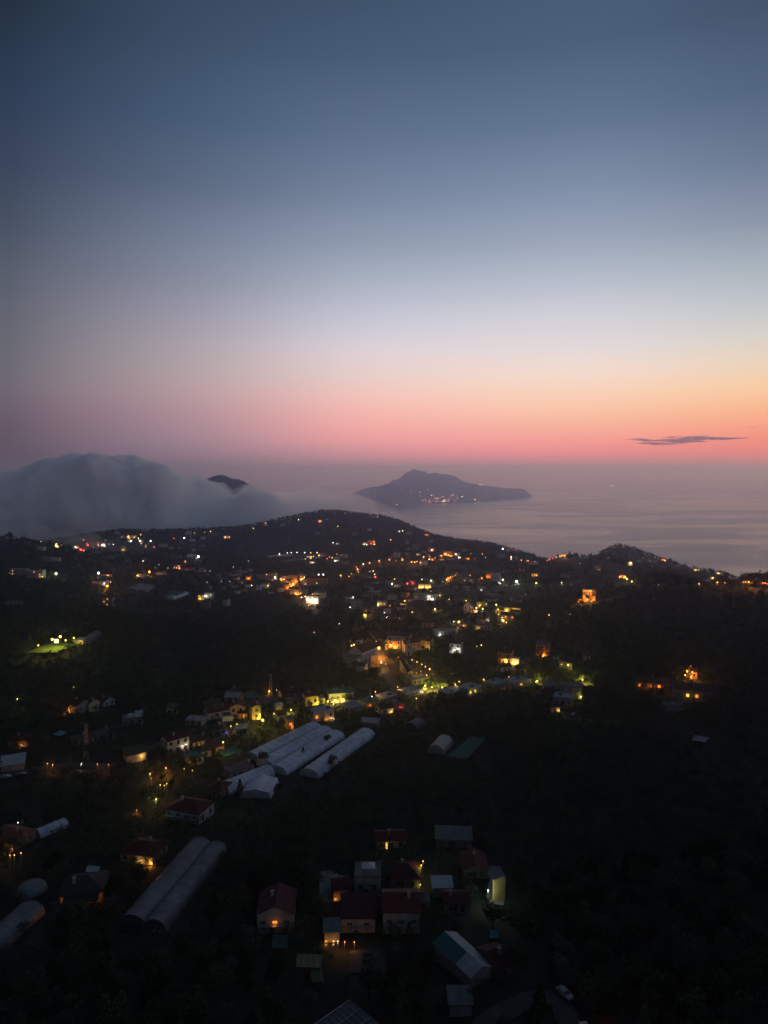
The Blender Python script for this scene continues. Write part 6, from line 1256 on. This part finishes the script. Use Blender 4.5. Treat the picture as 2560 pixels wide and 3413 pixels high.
for x, y, z, u, v in cand:
    big = TW.uniform(.72, 1.3)
    grove = 1240 < u < 1760 and 2385 < v < 2830
    k = 'olive' if grove or TW.rand() < .22 else ('cone' if TW.rand() < .07 else 'round')
    r0_, h0_ = {'olive': (2.7, 5.2), 'round': (3.2, 7.4), 'cone': (2.2, 9.5)}[k]
    if y > 800: big *= 1.22
    if 560 < y < 900 and u < 1150: big *= 1.25
    ok = False
    for f in (1, .62, .36):
        s_ = big*f
        if clear(x, y, r0_*s_*.45) and not hides(x, y, z, r0_*s_, h0_*s_): ok = True; break
    if not ok: continue
    inview = -30 < u < 2590 and v-h0_*s_*F/y < 3413
    if inview and f == 1 and y < 420 and near_n < 215 and TW.rand() < .72:
        near_n += 1
        reg = ('dark grey green tree in the grove right of the polytunnels', 'trees of the grove') if grove else (('dark tree on the slope below and left of the lit lane', 'trees of the left slope') if u < 900 else (('dark tree on the black slope at the right', 'trees of the right slope') if u > 1720 else ('dark tree round the hamlet at the bottom', 'trees of the hamlet')))
        tree((x, y, z-.2), k, s_, reg[0], reg[1]); continue
    n_ = int(np.clip(300*(200/y)**1.1*f**1.2, 16, 300)); sq_ = float(np.clip(.34*s_*(300/n_)**.5, .2, 2.3))*(1.0 if k != 'olive' else .85)
    P = crown_pts(k, n_, r0_*s_, h0_*s_, TW); V = quads(P, sq_, TW)+np.array([x, y, z])
    WV.append(V); tb = TW.uniform(-.30, .80); WT.append(np.clip(TW.uniform(0, .45, n_)+tb+(.35 if k == 'olive' else 0), 0, 1.3))
WV = np.concatenate(WV); WT = np.concatenate(WT)
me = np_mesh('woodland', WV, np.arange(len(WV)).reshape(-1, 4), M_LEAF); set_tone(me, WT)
wd_ = link(bpy.data.objects.new('woodland', me)); tag(wd_, 'dark woodland, orchards and hedges covering the hills between the houses', 'woodland', kind='stuff')
print('TREES', len(cand), near_n, len(WT), 'LAMPS', LAMPS[0], 'OBJ', len(bpy.data.objects))

# ------------------------------------------------------------------ far away: island town, ships, streak cloud, fog wisps
def tri_height(Vs, u, v):
    us, vs = U0+F*Vs[:, 0]/Vs[:, 1], V0-F*(Vs[:, 2]-H)/Vs[:, 1]
    k = np.argmin((us-u)**2+(vs-v)**2+(Vs[:, 1]-Vs[:, 1].min())*.002); return Vs[k]
def isle_house(u, v, c, sz, src, label, group):
    x, y, z = tri_height(src, u, v); root = empty('island_house', (x, y-12, max(z, 3)+2)); tag(root, label, 'house', group)
    MB().box(-8, 8, -7, 7, -8, 11).build('wall', WALL['white'], root); MB().box(-8.4, 8.4, -7.4, 7.4, 11.002, 12).build('roof', ROOF['pale'], root)
    MB().box(-6.5*sz, 6.5*sz, -7.4, -7.01, 1, 1+8*sz).build('window', head(c, {1: 2.5, 2: 6}.get(2 if sz > .9 else 1)), root)
ri = random.Random(5)
for k in range(64):
    q = ri.random()
    if q < .45: u, v = ri.uniform(1392, 1500), ri.uniform(1668, 1675)-max(0, ri.uniform(-6, 6)); c = ri.choice('aorwp')
    elif q < .75: u = ri.uniform(1368, 1470); v = 1640+ri.uniform(-6, 20); c = ri.choice('arpog')
    else: u = ri.uniform(1450, 1545); v = 1662+ri.uniform(-14, 6); c = ri.choice('woap')
    isle_house(u, v, c, ri.choice((.5, .6, .8, 1)), islV, 'tiny lit house of the harbour town on the island', 'lit houses of the island town')
for u, v, c, sz, lb in [(1597,1617,'a',1,'left lit house on the island shoulder'),(1606,1618,'p',1,'right lit house on the island shoulder'),(1583,1667,'w',1,'bright white lit house alone on the island shore'),(1595,1672,'a',.7,'dimmer lit house right of the bright one on the island shore'),(1712,1634,'o',.8,'orange lit house high on the island cape'),(1680,1633,'a',.5,'faint lit house left of the orange one on the cape'),(1752,1654,'a',.6,'lit house at the tip of the cape')]: isle_house(u, v, c, sz, islV, lb, 'lit houses along the island cape')
isle_house(1322, 1686, 'w', .7, isl2V, 'lone lit house at the foot of the headland cliff', None)
def ship(u, v, L_, label, lit):
    Y = H*F/(v-V0); p = ((u-U0)/F*Y, Y, 0); root = empty('ship', p); tag(root, label, 'ship')
    a = L_/2; mb = MB(); mb.add([(-a,-12,-3),(a*.85,-12,-3),(a,0,-3),(a*.85,12,-3),(-a,12,-3),(-a,-13,14),(a*.9,-13,14),(a*1.08,0,16),(a*.9,13,14),(-a,13,14)], [(4,3,2,1,0),(5,6,7,8,9),(0,1,6,5),(1,2,7,6),(2,3,8,7),(3,4,9,8),(4,0,5,9)]).build('hull', WALL['dim'], root)
    MB().box(-a*.8, a*.5, -10, 10, 14.01, 26).box(-a*.6, a*.3, -8, 8, 26.01, 33).build('superstructure', WALL['white'], root); MB().tube((-a*.3,0,33),(-a*.35,0,44),5,4,8).build('funnel', WALL['orange'], root)
    MB().box(-a*.78, -a*.2, -10.6, -10.02, 17, 24).build('window', head('p', lit), root); MB().box(a*.1, a*.48, -10.6, -10.02, 17, 22).build('window', head('a', lit), root)
ship(2041,1622,170,'tiny lit ship on the hazy sea to the right',24); ship(2085,1618,60,'fainter second ship right of the lit one',6)
M_STK = fog_mat('streak_vapour', 1.1e-3, .0011, .40, .58, (.80, .82, .95), .2)
YK = 150000.0
o = streak('cloud', [(2150,1467,70,4.5,-2),(2130,1464,50,3.5,0),(2190,1478,90,4,-1),(2270,1470,110,6,-3),(2330,1462,130,7,3),(2400,1462,110,4.5,2),(2310,1455,60,3.5,3),(2210,1483,55,3,0),(2250,1482,28,3,2),(2240,1457,45,2.5,2),(2160,1476,60,3.2,1)], YK, M_STK); tag(o, 'long thin dark streak cloud above the sunset horizon', 'cloud')
for nm, pr, lb in [('cloud', [(2290,1444,9,2.4,0)], 'tiny cap of cloud just above the long streak'), ('cloud', [(2463,1424.5,17,1.6,0),(2505,1424,22,1.6,-1)], 'faint thin cloud line near the right edge'), ('cloud', [(2537,1461,10,1.3,0)], 'small cloud sliver right of the long streak'), ('cloud', [(2319,1486.5,5,1.6,-1)], 'speck of cloud just below the long streak')]:
    o = streak(nm, pr, YK, M_STK); tag(o, lb, 'cloud')
# thin fog drifting over the village on the left and in front of the headland
def wisp(spec, dens, vox, label, sc_=.011):
    bl = []
    for u, v, Y, r in spec:
        c = at(u, v, Y); bl.append((c, r))
    o = voxel_union('fog_wisp', bl, vox); o.data.materials.clear(); o.data.materials.append(fog_mat('thin_fog', dens, sc_, .38, .70)); tag(o, label, 'fog', kind='stuff')
wisp([(u, 1806+(u/60), 1640+ri.uniform(-40, 90), ri.uniform(22, 42)) for u in range(-60, 330, 16)]+[(u, 1836+ri.uniform(-5, 6), 1520+ri.uniform(-30, 60), ri.uniform(16, 28)) for u in range(300, 520, 16)], .0045, 9, 'thin fog drifting over the village on the left')
wisp([(u, 1655+ri.uniform(-22, 8), 8600+ri.uniform(-200, 200), ri.uniform(70, 130)) for u in range(1090, 1245, 12)]+[(1225+i*10, 1628+i*2, 8500, 65) for i in range(5)]+[(1270+i*14, 1702, 8500, 60) for i in range(10)], .0016, 34, 'low cloud clinging to the left end of the headland', .004)
HAZE=1.3e-4;HCOL=(.51,.645,1);HG=.86

# ------------------------------------------------------------------ the air
m_haze, nt, out, N, L = nodes('haze_air')
hv_ = N('ShaderNodeVolumePrincipled'); hv_.inputs['Color'].default_value = (*HCOL, 1); hv_.inputs['Density'].default_value = HAZE; hv_.inputs['Anisotropy'].default_value = HG
hv_.inputs['Absorption Color'].default_value = (.93, .80, 1, 1); L(hv_.outputs[0], out.inputs['Volume'])
hb = MB().box(-95000, 95000, -4000, 120000, -62, H+110).build('haze', m_haze); tag(hb, kind='stuff')
